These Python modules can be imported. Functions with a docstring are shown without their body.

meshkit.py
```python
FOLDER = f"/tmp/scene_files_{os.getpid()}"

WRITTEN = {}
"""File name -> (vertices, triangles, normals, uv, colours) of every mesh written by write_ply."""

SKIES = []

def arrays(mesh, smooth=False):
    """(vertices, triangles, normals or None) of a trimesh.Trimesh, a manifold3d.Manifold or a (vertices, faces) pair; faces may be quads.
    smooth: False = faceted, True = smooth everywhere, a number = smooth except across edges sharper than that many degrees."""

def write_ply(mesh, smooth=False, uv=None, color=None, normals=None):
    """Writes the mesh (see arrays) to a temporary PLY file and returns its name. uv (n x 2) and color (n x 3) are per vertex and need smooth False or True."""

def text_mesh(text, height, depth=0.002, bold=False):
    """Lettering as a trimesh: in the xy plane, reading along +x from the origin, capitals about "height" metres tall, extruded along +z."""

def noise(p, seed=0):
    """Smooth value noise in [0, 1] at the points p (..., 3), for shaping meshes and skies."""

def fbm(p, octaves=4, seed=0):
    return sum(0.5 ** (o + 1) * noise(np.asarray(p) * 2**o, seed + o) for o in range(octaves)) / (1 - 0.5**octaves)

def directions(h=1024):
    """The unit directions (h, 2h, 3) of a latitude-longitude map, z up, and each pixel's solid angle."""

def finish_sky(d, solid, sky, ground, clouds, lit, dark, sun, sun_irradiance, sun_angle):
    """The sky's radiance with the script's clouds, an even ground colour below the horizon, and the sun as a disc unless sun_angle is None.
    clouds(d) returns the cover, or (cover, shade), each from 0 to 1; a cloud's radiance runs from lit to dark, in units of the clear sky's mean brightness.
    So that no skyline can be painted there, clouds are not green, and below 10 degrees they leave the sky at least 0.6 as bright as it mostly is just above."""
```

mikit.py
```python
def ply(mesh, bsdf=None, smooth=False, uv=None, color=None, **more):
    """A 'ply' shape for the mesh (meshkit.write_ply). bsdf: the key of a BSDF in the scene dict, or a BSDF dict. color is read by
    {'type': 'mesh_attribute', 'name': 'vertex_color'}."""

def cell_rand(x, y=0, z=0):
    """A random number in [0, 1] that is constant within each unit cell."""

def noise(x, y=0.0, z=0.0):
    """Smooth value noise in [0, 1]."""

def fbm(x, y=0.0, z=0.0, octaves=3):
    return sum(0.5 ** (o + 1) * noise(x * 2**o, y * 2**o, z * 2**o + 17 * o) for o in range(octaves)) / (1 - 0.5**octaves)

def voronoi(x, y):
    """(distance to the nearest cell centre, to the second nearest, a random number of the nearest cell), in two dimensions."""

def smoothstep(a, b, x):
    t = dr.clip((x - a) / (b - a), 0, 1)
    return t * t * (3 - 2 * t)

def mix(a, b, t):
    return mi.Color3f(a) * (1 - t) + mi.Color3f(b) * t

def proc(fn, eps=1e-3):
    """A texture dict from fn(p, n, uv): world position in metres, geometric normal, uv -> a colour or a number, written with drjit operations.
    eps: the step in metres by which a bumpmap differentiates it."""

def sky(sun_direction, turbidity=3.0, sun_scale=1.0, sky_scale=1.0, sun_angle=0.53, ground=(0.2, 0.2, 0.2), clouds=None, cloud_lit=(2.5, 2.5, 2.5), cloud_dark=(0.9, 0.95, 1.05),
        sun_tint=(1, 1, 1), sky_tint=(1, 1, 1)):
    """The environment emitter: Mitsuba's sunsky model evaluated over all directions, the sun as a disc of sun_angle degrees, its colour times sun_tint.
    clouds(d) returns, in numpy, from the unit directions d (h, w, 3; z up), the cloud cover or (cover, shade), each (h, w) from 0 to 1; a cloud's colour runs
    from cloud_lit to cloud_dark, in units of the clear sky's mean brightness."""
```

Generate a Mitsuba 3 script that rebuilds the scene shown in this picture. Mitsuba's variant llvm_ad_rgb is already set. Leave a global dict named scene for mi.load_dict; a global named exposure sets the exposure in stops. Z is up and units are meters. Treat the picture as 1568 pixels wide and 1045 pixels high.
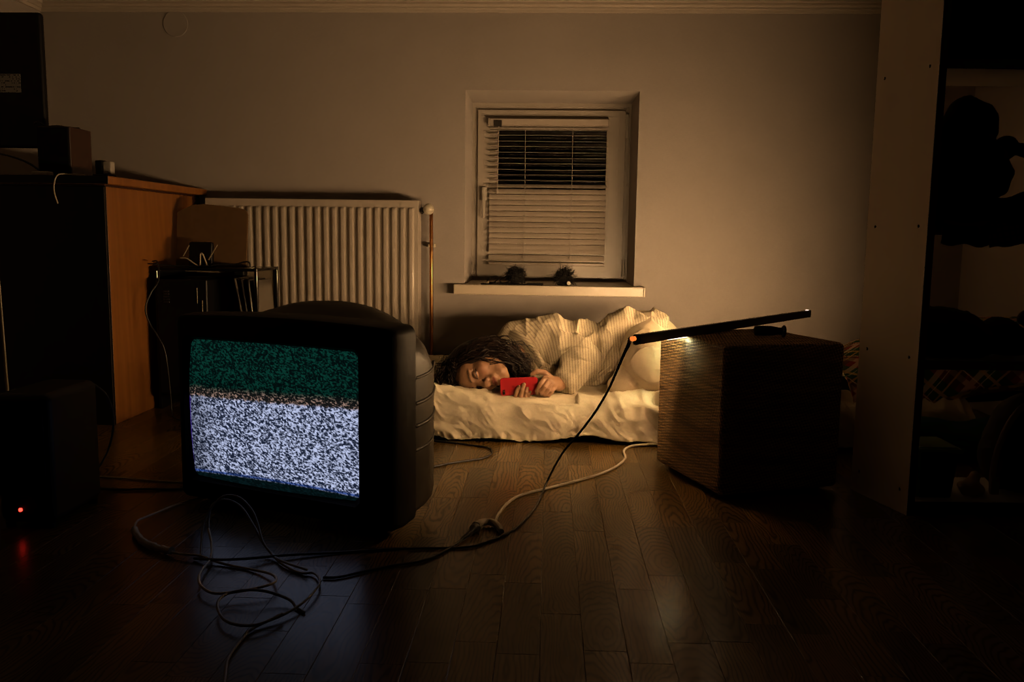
import math, random
import numpy as np, trimesh, manifold3d as m3, drjit as dr, mitsuba as mi
import mikit, meshkit
from mikit import noise, fbm, voronoi, cell_rand, smoothstep, mix, proc

T = mi.ScalarTransform4f
scene, labels = {}, {}

# ---------------------------------------------------------------- camera, exposure, main light
exposure = 0.0
CAM = np.array([0.0, 0.0, 0.75])
FWD = np.array([-0.04074459, 0.99155891, -0.12308863])
UPV = np.array([-0.01854137, 0.12241939, 0.99230525])
scene['camera'] = {'type': 'perspective', 'fov': 62.18641808908708, 'fov_axis': 'x', 'near_clip': 0.02, 'far_clip': 50.0,
                   'to_world': T().look_at(origin=CAM.tolist(), target=(CAM + FWD).tolist(), up=UPV.tolist())}
LAMP_RGB = (435.0, 257.0, 119.0)          # the LED light bar on the pouffe: the only lamp of the room
TONE = 0.43                              # overall reflectance of the materials
SCREEN_GAIN = 1.0                        # the static on the picture tube
# the light bar: two ends of its axis, in metres
BAR_A, BAR_B = np.array([0.250, 2.380, 0.4648]), np.array([1.020, 3.340, 0.4648])

# ---------------------------------------------------------------- helpers
rng = np.random.default_rng(7)

def num(base):
    if base not in scene:
        return base
    k = 1
    while f'{base}_{k:03d}' in scene:
        k += 1
    return f'{base}_{k:03d}'

def numt(base):
    """a free key for a thing whose parts follow"""
    def used(n):
        return n in labels or n in scene or any(q.startswith(n + '__') for q in scene)
    if not used(base):
        return base
    k = 1
    while used(f'{base}_{k:03d}'):
        k += 1
    return f'{base}_{k:03d}'

def tag(key, label=None, cat=None, group=None, kind=None):
    d = labels.setdefault(key, {})
    for k, v in (('label', label), ('category', cat), ('group', group), ('kind', kind)):
        if v:
            d[k] = v
    return key

def add(key, mesh, mat, smooth=False, label=None, cat=None, group=None, kind=None, **more):
    key = num(key)
    scene[key] = mikit.ply(mesh, mat, smooth=smooth, **more)
    if label or cat or group or kind:
        tag(key, label, cat, group, kind)
    return key

def mat(name, rgb, rough=0.6, spec=0.5, metallic=0.0, sheen=0.0, coat=0.0, bump=None, two=True):
    if callable(rgb):
        col = proc(lambda p, n, uv, fn=rgb: mi.Color3f(fn(p, n, uv)) * TONE)
    else:
        col = rgb if isinstance(rgb, dict) else {'type': 'rgb', 'value': [TONE * x for x in rgb]}
    b = {'type': 'principled', 'base_color': col, 'roughness': rough, 'specular': spec}
    if metallic: b['metallic'] = metallic
    if sheen: b['sheen'] = sheen
    if coat: b['clearcoat'] = coat; b['clearcoat_gloss'] = 0.9
    if bump is not None:
        b = {'type': 'bumpmap', 'arbitrary': bump[0], 'scale': bump[1], 'bsdf': b}
    scene['mat_' + name] = {'type': 'twosided', 'bsdf': b} if two else b
    return 'mat_' + name

def colour(fn):
    return fn

def cat_(*ms):
    return trimesh.util.concatenate([tm(m) for m in ms])

def tm(m):
    if isinstance(m, trimesh.Trimesh):
        return m
    v, f, _ = meshkit.arrays(m)
    return trimesh.Trimesh(v, f, process=False)

def xf(m, rot=None, loc=(0, 0, 0)):
    """rot: 3x3 whose columns are the local axes in the world"""
    m = tm(m).copy()
    v = m.vertices
    if rot is not None:
        v = v @ np.asarray(rot, float).T
    m.vertices = v + np.asarray(loc, float)
    return m

def rotz(deg):
    a = math.radians(deg)
    return np.array([[math.cos(a), -math.sin(a), 0], [math.sin(a), math.cos(a), 0], [0, 0, 1]])

def rotx(deg):
    a = math.radians(deg)
    return np.array([[1, 0, 0], [0, math.cos(a), -math.sin(a)], [0, math.sin(a), math.cos(a)]])

def roty(deg):
    a = math.radians(deg)
    return np.array([[math.cos(a), 0, math.sin(a)], [0, 1, 0], [-math.sin(a), 0, math.cos(a)]])

def box(x0, x1, y0, y1, z0, z1, c=0.002):
    """a box with chamfered edges"""
    c = min(c, 0.45 * (x1 - x0), 0.45 * (y1 - y0), 0.45 * (z1 - z0))
    pts = []
    for sx in (0, 1):
        for sy in (0, 1):
            for sz in (0, 1):
                p = np.array([(x0, x1)[sx], (y0, y1)[sy], (z0, z1)[sz]])
                i = np.array([1 - 2 * sx, 1 - 2 * sy, 1 - 2 * sz]) * c
                for k in range(3):
                    q = p + i
                    q[k] = p[k]
                    pts.append(q)
    return trimesh.Trimesh(np.array(pts)).convex_hull

def rbox(x0, x1, y0, y1, z0, z1, r, n=16):
    """a box with round edges"""
    s = m3.Manifold.sphere(r, n)
    out = [s.translate((x, y, z)) for x in (x0 + r, x1 - r) for y in (y0 + r, y1 - r) for z in (z0 + r, z1 - r)]
    return tm(m3.Manifold.batch_hull(out))

def spline(pts, n=8):
    p = np.asarray(pts, float)
    q = np.vstack([2 * p[0] - p[1], p, 2 * p[-1] - p[-2]])
    t = np.linspace(0, 1, n, endpoint=False)[:, None]
    out = []
    for i in range(1, len(q) - 2):
        a, b, c, d = q[i - 1], q[i], q[i + 1], q[i + 2]
        out.append(0.5 * (2 * b + (c - a) * t + (2 * a - 5 * b + 4 * c - d) * t ** 2 + (3 * b - a - 3 * c + d) * t ** 3))
    return np.vstack(out + [p[-1:]])

def tube(pts, r, sides=8, n=6, smooth=True):
    p = spline(pts, n) if smooth else np.asarray(pts, float)
    rr = np.broadcast_to(np.asarray(r, float), (len(p),)) if np.ndim(r) == 0 else np.interp(np.linspace(0, 1, len(p)), np.linspace(0, 1, len(r)), r)
    tg = np.gradient(p, axis=0)
    tg /= np.linalg.norm(tg, axis=1, keepdims=True) + 1e-12
    a = np.cross(tg[0], [0, 0, 1.0] if abs(tg[0, 2]) < 0.9 else [1.0, 0, 0])
    fr = []
    for k in range(len(p)):
        a = a - (a @ tg[k]) * tg[k]
        a /= np.linalg.norm(a) + 1e-12
        fr.append(a)
    A = np.array(fr); B = np.cross(tg, A)
    an = np.arange(sides) * 2 * np.pi / sides
    v = p[:, None] + rr[:, None, None] * (np.cos(an)[None, :, None] * A[:, None] + np.sin(an)[None, :, None] * B[:, None])
    v = v.reshape(-1, 3)
    f = []
    for i in range(len(p) - 1):
        for j in range(sides):
            k = (j + 1) % sides
            f += [[i * sides + j, (i + 1) * sides + k, i * sides + k], [i * sides + j, (i + 1) * sides + j, (i + 1) * sides + k]]
    c0, c1 = len(v), len(v) + 1
    v = np.vstack([v, p[:1], p[-1:]])
    e = (len(p) - 1) * sides
    for j in range(sides):
        k = (j + 1) % sides
        f += [[c0, j, k], [c1, e + k, e + j]]
    m = trimesh.Trimesh(v, np.array(f), process=False)
    if m.volume < 0:
        m.invert()
    return m

def lathe(prof, n=32, axis='z', loc=(0, 0, 0)):
    m = trimesh.creation.revolve(np.asarray(prof, float), sections=n)
    if axis == 'y':
        m = xf(m, np.array([[1, 0, 0], [0, 0, 1], [0, -1, 0]]).T)   # local z -> -y
    if axis == 'x':
        m = xf(m, np.array([[0, 0, 1], [0, 1, 0], [-1, 0, 0]]))      # local z -> x
    m = xf(m, None, loc)
    if m.volume < 0:
        m.invert()
    return m

def prism(poly, lo, hi, axis):
    """polygon (list of 2-tuples) extruded along an axis: axis x -> polygon in (y, z); axis y -> (x, z); axis z -> (x, y)"""
    from shapely.geometry import Polygon
    pg = poly if not isinstance(poly, list) else Polygon(poly)
    m = trimesh.creation.extrude_polygon(pg, hi - lo, engine='earcut')
    v = m.vertices
    if axis == 'x':
        v = np.stack([v[:, 2] + lo, v[:, 0], v[:, 1]], 1)
    elif axis == 'y':
        v = np.stack([v[:, 0], v[:, 2] + lo, v[:, 1]], 1)
    else:
        v = v + [0, 0, lo]
    m = trimesh.Trimesh(v, m.faces, process=False)
    if m.volume < 0:
        m.invert()
    return m

def grid_faces(nu, nv, wrap_v=False):
    i, j = np.meshgrid(np.arange(nu - 1), np.arange(nv if wrap_v else nv - 1), indexing='ij')
    k = (j + 1) % nv
    q = np.stack([i * nv + j, (i + 1) * nv + j, (i + 1) * nv + k, i * nv + k], -1).reshape(-1, 4)
    return np.vstack([q[:, [0, 1, 2]], q[:, [0, 2, 3]]])

def loft(rings):
    """closed solid through rings (n x m x 3), flat ends"""
    R = np.asarray(rings, float)
    n, m = R.shape[:2]
    f = grid_faces(n, m, True)
    v = np.vstack([R.reshape(-1, 3), R[0].mean(0)[None], R[-1].mean(0)[None]])
    j = np.arange(m); k = (j + 1) % m
    f = np.vstack([f, np.stack([np.full(m, n * m), j, k], 1), np.stack([np.full(m, n * m + 1), (n - 1) * m + k, (n - 1) * m + j], 1)])
    M = trimesh.Trimesh(v, f, process=False)
    if M.volume < 0:
        M.invert()
    return M

def sheet_solid(P, thick):
    """a cloth with thickness from a grid of points P (nu x nv x 3); returns mesh"""
    nu, nv = P.shape[:2]
    du = np.gradient(P, axis=0); dv = np.gradient(P, axis=1)
    n = np.cross(du, dv); n /= np.linalg.norm(n, axis=-1, keepdims=True) + 1e-12
    a, b = P.reshape(-1, 3), (P - n * thick).reshape(-1, 3)
    f = grid_faces(nu, nv)
    N = nu * nv
    idx = np.arange(N).reshape(nu, nv)
    border = np.concatenate([idx[:, 0], idx[-1, 1:], idx[-2::-1, -1], idx[0, -2:0:-1]])
    nb = np.roll(border, -1)
    side = np.vstack([np.stack([border, nb, nb + N], 1), np.stack([border, nb + N, border + N], 1)])
    M = trimesh.Trimesh(np.vstack([a, b]), np.vstack([f, f[:, ::-1] + N, side]), process=False)
    if M.volume < 0:
        M.invert()
    return M

def ridged(p, seed=0):
    return 1 - np.abs(2 * meshkit.noise(p, seed) - 1)

# ---- signed distance sculpting (people, garments, soft things)
class Clay:
    def __init__(s, lo, hi, h):
        s.o = np.asarray(lo, float); s.h = h
        s.n = np.ceil((np.asarray(hi, float) - s.o) / h).astype(int) + 1
        s.D = np.full(s.n, 1.0, np.float32)

    def _sub(s, lo, hi):
        a = np.clip(np.floor((lo - s.o) / s.h).astype(int), 0, s.n); b = np.clip(np.ceil((hi - s.o) / s.h).astype(int) + 1, 0, s.n)
        if np.any(b <= a):
            return None, None
        sl = tuple(slice(a[k], b[k]) for k in range(3))
        g = np.meshgrid(*[s.o[k] + s.h * np.arange(a[k], b[k]) for k in range(3)], indexing='ij', sparse=True)
        return sl, g

    def _mix(s, sl, d, k, cut):
        A = s.D[sl]
        if cut:
            d = -d
            if k > 0:
                t = np.maximum(k - np.abs(A - d), 0) / k
                s.D[sl] = np.maximum(A, d) + t * t * k * 0.25
            else:
                s.D[sl] = np.maximum(A, d)
        elif k > 0:
            t = np.maximum(k - np.abs(A - d), 0) / k
            s.D[sl] = np.minimum(A, d) - t * t * k * 0.25
        else:
            s.D[sl] = np.minimum(A, d)

    def cone(s, a, b, r1, r2=None, k=0.02, cut=False):
        r2 = r1 if r2 is None else r2
        a, b = np.asarray(a, float), np.asarray(b, float)
        m = max(r1, r2) + k + 3 * s.h
        sl, g = s._sub(np.minimum(a, b) - m, np.maximum(a, b) + m)
        if sl is None: return s
        ab = b - a; L = float(ab @ ab) + 1e-12
        t = np.clip(((g[0] - a[0]) * ab[0] + (g[1] - a[1]) * ab[1] + (g[2] - a[2]) * ab[2]) / L, 0, 1)
        d = np.sqrt((g[0] - a[0] - t * ab[0]) ** 2 + (g[1] - a[1] - t * ab[1]) ** 2 + (g[2] - a[2] - t * ab[2]) ** 2) - (r1 + (r2 - r1) * t)
        s._mix(sl, d.astype(np.float32), k, cut)
        return s

    def ell(s, c, r, R=None, k=0.02, cut=False):
        c, r = np.asarray(c, float), np.asarray(r, float)
        R = np.eye(3) if R is None else np.asarray(R, float)      # columns: local axes
        m = max(r) + k + 3 * s.h
        sl, g = s._sub(c - m, c + m)
        if sl is None: return s
        q = [(g[0] - c[0]) * R[0, i] + (g[1] - c[1]) * R[1, i] + (g[2] - c[2]) * R[2, i] for i in range(3)]
        k0 = np.sqrt(sum((q[i] / r[i]) ** 2 for i in range(3)))
        k1 = np.sqrt(sum((q[i] / r[i] ** 2) ** 2 for i in range(3))) + 1e-9
        s._mix(sl, (k0 * (k0 - 1) / k1).astype(np.float32), k, cut)
        return s

    def plane(s, n, c):
        """keeps the side where n.p < c"""
        n = np.asarray(n, float); n, c = n / np.linalg.norm(n), c / np.linalg.norm(n)
        g = np.meshgrid(*[s.o[k] + s.h * np.arange(s.n[k]) for k in range(3)], indexing='ij', sparse=True)
        s.D = np.maximum(s.D, (g[0] * n[0] + g[1] * n[1] + g[2] * n[2] - c).astype(np.float32))
        return s

    def mesh(s, smooth=0):
        D = s.D.copy()
        for ax in range(3):
            for e in (0, -1):
                ix = [slice(None)] * 3; ix[ax] = e
                D[tuple(ix)] = np.maximum(D[tuple(ix)], s.h)
        v, f = surface_nets(D)
        m = trimesh.Trimesh(s.o + s.h * v, f, process=False)
        if m.volume < 0:
            m.invert()
        return relax(m, smooth)

def relax(m, n):
    """light Taubin smoothing"""
    v = np.array(m.vertices)
    e = m.edges_unique
    deg = np.bincount(e.ravel(), minlength=len(v))[:, None] + 1e-9
    for _ in range(n):
        for w in (0.5, -0.52):
            a = np.zeros_like(v)
            np.add.at(a, e[:, 0], v[e[:, 1]]); np.add.at(a, e[:, 1], v[e[:, 0]])
            v = v + w * (a / deg - v)
    return trimesh.Trimesh(v, m.faces, process=False)

def surface_nets(D):
    S = D < 0
    nx, ny, nz = (k - 1 for k in D.shape)
    c = lambda i, j, k: (slice(i, i + nx), slice(j, j + ny), slice(k, k + nz))
    cnt = np.zeros((nx, ny, nz), np.int8)
    for i, j, k in np.ndindex(2, 2, 2):
        cnt += S[c(i, j, k)]
    mixed = (cnt > 0) & (cnt < 8)
    cell = np.argwhere(mixed)
    idx = np.full(mixed.shape, -1, np.int64); idx[mixed] = np.arange(len(cell))
    pos = np.zeros((len(cell), 3)); w = np.zeros(len(cell))
    corners = list(np.ndindex(2, 2, 2))
    vals = {q: D[cell[:, 0] + q[0], cell[:, 1] + q[1], cell[:, 2] + q[2]] for q in corners}
    for q in corners:
        for ax in range(3):
            if q[ax]: continue
            r = list(q); r[ax] = 1; r = tuple(r)
            a, b = vals[q], vals[r]
            x = (a < 0) != (b < 0)
            t = np.where(x, a / np.where(x, a - b, 1), 0)
            p = np.tile(np.array(q, float), (len(cell), 1)); p[:, ax] += t
            pos += p * x[:, None]; w += x
    pos = cell + pos / w[:, None]
    F = []
    for ax in range(3):
        o = [k for k in range(3) if k != ax]
        a = [slice(None)] * 3; b = [slice(None)] * 3
        a[ax] = slice(0, -1); b[ax] = slice(1, None)
        for k in o:
            a[k] = b[k] = slice(1, -1)
        A, B = S[tuple(a)], S[tuple(b)]
        e = np.argwhere(A != B)
        flip = A[tuple(e.T)]
        base = e.copy()
        for k in o:
            base[:, k] += 1
        def ci(du, dv):
            q = base.copy(); q[:, o[0]] -= du; q[:, o[1]] -= dv
            return idx[q[:, 0], q[:, 1], q[:, 2]]
        q = np.stack([ci(1, 1), ci(0, 1), ci(0, 0), ci(1, 0)], 1)
        if ax == 1: flip = ~flip
        q[~flip] = q[~flip][:, ::-1]
        F.append(q)
    q = np.vstack(F)
    return pos, np.vstack([q[:, [0, 1, 2]], q[:, [0, 2, 3]]])

def vnormals(m):
    v, f = m.vertices, m.faces
    n = np.zeros_like(v); fn = np.cross(v[f[:, 1]] - v[f[:, 0]], v[f[:, 2]] - v[f[:, 0]])
    for k in range(3):
        np.add.at(n, f[:, k], fn)
    return n / (np.linalg.norm(n, axis=1, keepdims=True) + 1e-12)

def displace(m, fn):
    m = m.copy()
    m.vertices = m.vertices + vnormals(m) * fn(np.array(m.vertices))[:, None]
    return m

def blob(parts, h, amp=0.012, freq=14, seed=0, k=0.03, floor=None):
    """a soft crumpled thing: parts are ('e', centre, radii) or ('c', a, b, r1, r2)"""
    P = np.array([x for q in parts for x in ([np.array(q[1]) - q[2], np.array(q[1]) + q[2]] if q[0] == 'e' else [np.array(q[1]) - max(q[3:]), np.array(q[1]) + max(q[3:]), np.array(q[2]) - max(q[3:]), np.array(q[2]) + max(q[3:])])])
    C = Clay(P.min(0) - 0.03 - amp, P.max(0) + 0.03 + amp, h)
    for q in parts:
        C.ell(q[1], q[2], k=k) if q[0] == 'e' else C.cone(q[1], q[2], q[3], q[4], k=k)
    m = C.mesh()
    m = displace(m, lambda p: amp * (2 * ridged(p * freq + 3.3 * meshkit.noise(p * freq * 0.5, seed + 5)[:, None], seed) - 1.1))
    if floor is not None:
        v = m.vertices.copy(); v[:, 2] = np.maximum(v[:, 2], floor); m.vertices = v
    return m

# ---------------------------------------------------------------- materials
def f_wall(p, n, uv):
    s = fbm(p.x * 3 + 5, p.y * 3, p.z * 3, 3)
    w = noise(p.x * 260, p.y * 260, p.z * 260)
    return mix((0.50, 0.45, 0.405), (0.56, 0.505, 0.455), s) * (0.96 + 0.08 * w)
def h_wall(p, n, uv):
    return fbm(p.x * 140 + p.y * 140, p.z * 140, 3.0, 2)
mat('wall', colour(f_wall), 0.85, 0.25, bump=(proc(h_wall, 2e-3), 0.0012))
mat('ceiling', (0.56, 0.52, 0.46), 0.9, 0.2)
mat('plaster', (0.62, 0.56, 0.48), 0.8, 0.3)
mat('cornice', (0.68, 0.60, 0.50), 0.6, 0.4)
mat('white_paint', (0.72, 0.66, 0.56), 0.32, 0.5)
mat('window_white', (0.62, 0.55, 0.46), 0.4, 0.5)
mat('sill', (0.80, 0.70, 0.54), 0.3, 0.5)
mat('radiator', (0.66, 0.58, 0.48), 0.16, 0.9)
mat('blind', (0.68, 0.59, 0.49), 0.42, 0.4)
mat('cord', (0.66, 0.58, 0.48), 0.8, 0.2)
mat('copper', (0.62, 0.25, 0.09), 0.22, 0.5, metallic=1.0)
mat('valve', (0.80, 0.72, 0.55), 0.25, 0.5)
mat('subfloor', (0.02, 0.010, 0.005), 0.9, 0.2)
def f_plank(p, n, uv):
    ia, ib = dr.floor(uv.x * 0.5), dr.floor(uv.y * 0.5)
    lx, ly = uv.x - 2 * ia - 1, uv.y - 2 * ib - 1
    r = [cell_rand(ia, ib, k) for k in range(1, 8)]
    x0, y0 = (r[0] - 0.5) * 0.13, (r[1] - 0.5) * 0.55
    s = 0.05 + 0.38 * r[2] * r[2]
    wob = noise(lx * 34, ly * 9 + r[3] * 50, r[4] * 90) - 0.5
    d = dr.sqrt(dr.square(lx - x0 + 0.020 * wob) + dr.square((ly - y0) * s) + 1e-6) + 0.006 * (noise(lx * 90, ly * 30, r[5] * 70) - 0.5)
    ring = 0.5 + 0.5 * dr.sin(d * 2 * math.pi * (95 + 80 * r[6]))
    ring = ring * ring * ring
    pore = noise(lx * 1100, ly * 34, r[0] * 40)
    fine = noise(lx * 320 + 9 * wob, ly * 12, r[2] * 60)
    t = dr.clip(0.80 * ring + 0.30 * fine * fine + 0.30 * smoothstep(0.60, 0.9, pore), 0, 1)
    tone = 0.55 + 0.75 * r[3]
    return mix((0.175, 0.092, 0.020), (0.020, 0.010, 0.003), t) * tone
mat('plank', colour(f_plank), 0.27, 0.27)

mat('cabinet_orange', colour(lambda p, n, uv: mix((0.40, 0.150, 0.030), (0.29, 0.098, 0.018), fbm(p.y * 60 + 4 * noise(p.y * 7, p.z * 2), p.z * 2.2, 1.0, 3))), 0.38, 0.45)
mat('cabinet_dark', (0.003, 0.0025, 0.002), 0.5, 0.2)
mat('black_plastic', (0.004, 0.004, 0.004), 0.5, 0.2)
mat('black_gloss', (0.006, 0.006, 0.007), 0.12, 0.2)
mat('black_matte', (0.008, 0.008, 0.009), 0.8, 0.2)
mat('dark_brown_wood', (0.050, 0.018, 0.010), 0.4, 0.4)
mat('brown_board', colour(lambda p, n, uv: mix((0.20, 0.11, 0.042), (0.15, 0.08, 0.030), fbm(p.x * 40, p.z * 40, 2.0, 3))), 0.7, 0.3)
mat('grey_card', (0.30, 0.24, 0.16), 0.8, 0.2)
mat('pale_plastic', (0.60, 0.55, 0.48), 0.4, 0.5)
mat('sticker', colour(lambda p, n, uv: mix((0.30, 0.29, 0.27), (0.05, 0.05, 0.05), smoothstep(0.52, 0.6, noise(p.x * 260, 3.0, dr.floor(p.z * 130) * 7.7)) * smoothstep(0.25, 0.4, dr.abs(p.z * 130 - dr.floor(p.z * 130) - 0.5) * -1 + 0.65))), 0.7, 0.3)
mat('glossy_paper', colour(lambda p, n, uv: mix((0.20, 0.17, 0.13), (0.05, 0.04, 0.035), smoothstep(0.4, 0.65, noise(p.x * 60, p.z * 22, 1.0)))), 0.18, 0.5)

# television
def tv_plastic(p, n, uv):
    return mix((0.006, 0.006, 0.006), (0.009, 0.009, 0.009), noise(p.x * 500, p.y * 500, p.z * 500))
mat('tv_plastic', colour(tv_plastic), 0.55, 0.08)
mat('tv_housing', (0.034, 0.027, 0.019), 0.5, 0.2)
mat('speaker_cloth', (0.006, 0.006, 0.007), 0.9, 0.1)
def f_static(p, n, uv):
    u, v = uv.x, uv.y
    a = noise(u * 98 + 0.35 * v * 80, v * 112, 3.0)
    b = noise(u * 170 + 31, v * 150 + 0.4 * u * 150, 9.0)
    c = noise(u * 40, v * 44, 5.0)
    g = 0.55 * a + 0.45 * b
    snow = smoothstep(0.30, 0.84, g + 0.10 * (c - 0.5))
    light = smoothstep(-0.05, 0.25, u) * (1.0 - 0.45 * smoothstep(0.55, 1.05, dr.sqrt(dr.square((u - 0.55) * 1.3) + dr.square((v - 0.30) * 1.2))))
    white = mix((0.012, 0.018, 0.040), (0.56, 0.63, 0.90), snow) * (0.30 + 0.62 * light)
    gs = smoothstep(0.36, 0.80, g)
    green = mix((0.0004, 0.003, 0.003), (0.002, 0.030, 0.021), gs) * (0.75 + 0.5 * smoothstep(0.55, 0.8, v))
    brown = mix((0.008, 0.008, 0.008), (0.30, 0.19, 0.15), smoothstep(0.42, 0.85, g))
    edge = 0.605 + 0.030 * (u - 0.5) + 0.012 * (noise(u * 60, 2.0, 4.0) - 0.5)
    k = smoothstep(edge - 0.012, edge + 0.012, v)
    kb = smoothstep(edge + 0.02, edge + 0.085, v)
    col = white * (1 - k) + (brown * (1 - kb) + green * kb) * k
    # the raster ends a little above the lower rim of the tube and short of its sides
    low = 0.062 - 0.060 * dr.square(u - 0.5) * 1.5
    off = smoothstep(low + 0.006, low - 0.010, v)
    rim = smoothstep(low + 0.026, low + 0.004, v) * (1 - off)
    col = col * (1 - rim) + mi.Color3f(0.015, 0.055, 0.26) * rim * (0.25 + 0.9 * snow)
    col = col * (1 - off) + mi.Color3f(0.0012, 0.006, 0.007) * (0.6 + 0.9 * gs) * off
    sd = smoothstep(0.012, 0.0, u) * (1 - k)
    col = col * (1 - sd) + mi.Color3f(0.03, 0.012, 0.16) * sd
    return col * SCREEN_GAIN
scene['mat_tube'] = {'type': 'principled', 'base_color': {'type': 'rgb', 'value': [0.01, 0.01, 0.012]}, 'roughness': 0.1}

# pouffe: a coarse weave in brown and beige yarns
OT_C = np.array([0.368, 2.771]); OT_E1 = np.array([0.9434, 0.3317]); OT_E2 = np.array([0.3317, -0.9434])   # e1: to the right, e2: towards the viewer
def _weave(p, n):
    a = (p.x - OT_C[0]) * OT_E1[0] + (p.y - OT_C[1]) * OT_E1[1]
    b = (p.x - OT_C[0]) * OT_E2[0] + (p.y - OT_C[1]) * OT_E2[1]
    na, nb, nz = dr.abs(n.x * OT_E1[0] + n.y * OT_E1[1]), dr.abs(n.x * OT_E2[0] + n.y * OT_E2[1]), dr.abs(n.z)
    s = dr.select(na > dr.maximum(nb, nz), b, a)
    t = dr.select(nz > dr.maximum(na, nb), b, p.z)
    return s, t
def h_weave(p, n, uv):
    s, t = _weave(p, n)
    k = 2 * math.pi / 0.0105
    return 0.5 + 0.25 * dr.sin(k * (s + 0.5 * t) * 1.0) + 0.25 * dr.sin(k * 1.15 * t - k * 0.25 * s)
def f_weave(p, n, uv):
    s, t = _weave(p, n)
    h = h_weave(p, n, uv)
    yarn = noise(dr.floor(t / 0.0046) * 1.37, s * 11, 2.0)
    fleck = noise(s * 300, t * 330, 1.0)
    c = mix((0.20, 0.115, 0.052), (1.05, 0.68, 0.33), smoothstep(0.30, 0.85, 0.45 * yarn + 0.35 * h + 0.25 * fleck))
    return c * (0.35 + 0.85 * smoothstep(0.15, 0.75, h))
mat('pouffe', colour(f_weave), 0.85, 0.2, bump=(proc(h_weave, 6e-4), 0.0022))

mat('bar_body', (0.035, 0.033, 0.036), 0.35, 0.2)
mat('steel', (0.6, 0.6, 0.6), 0.2, 0.5, metallic=1.0)
mat('torch', (0.006, 0.006, 0.006), 0.4, 0.2)
mat('black_cable', (0.008, 0.008, 0.008), 0.45, 0.4)
mat('white_cable', (0.72, 0.62, 0.46), 0.45, 0.4)
mat('grey_cable', (0.30, 0.29, 0.28), 0.45, 0.4)
mat('diffuser', (0.8, 0.8, 0.8), 0.5, 0.3)

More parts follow.
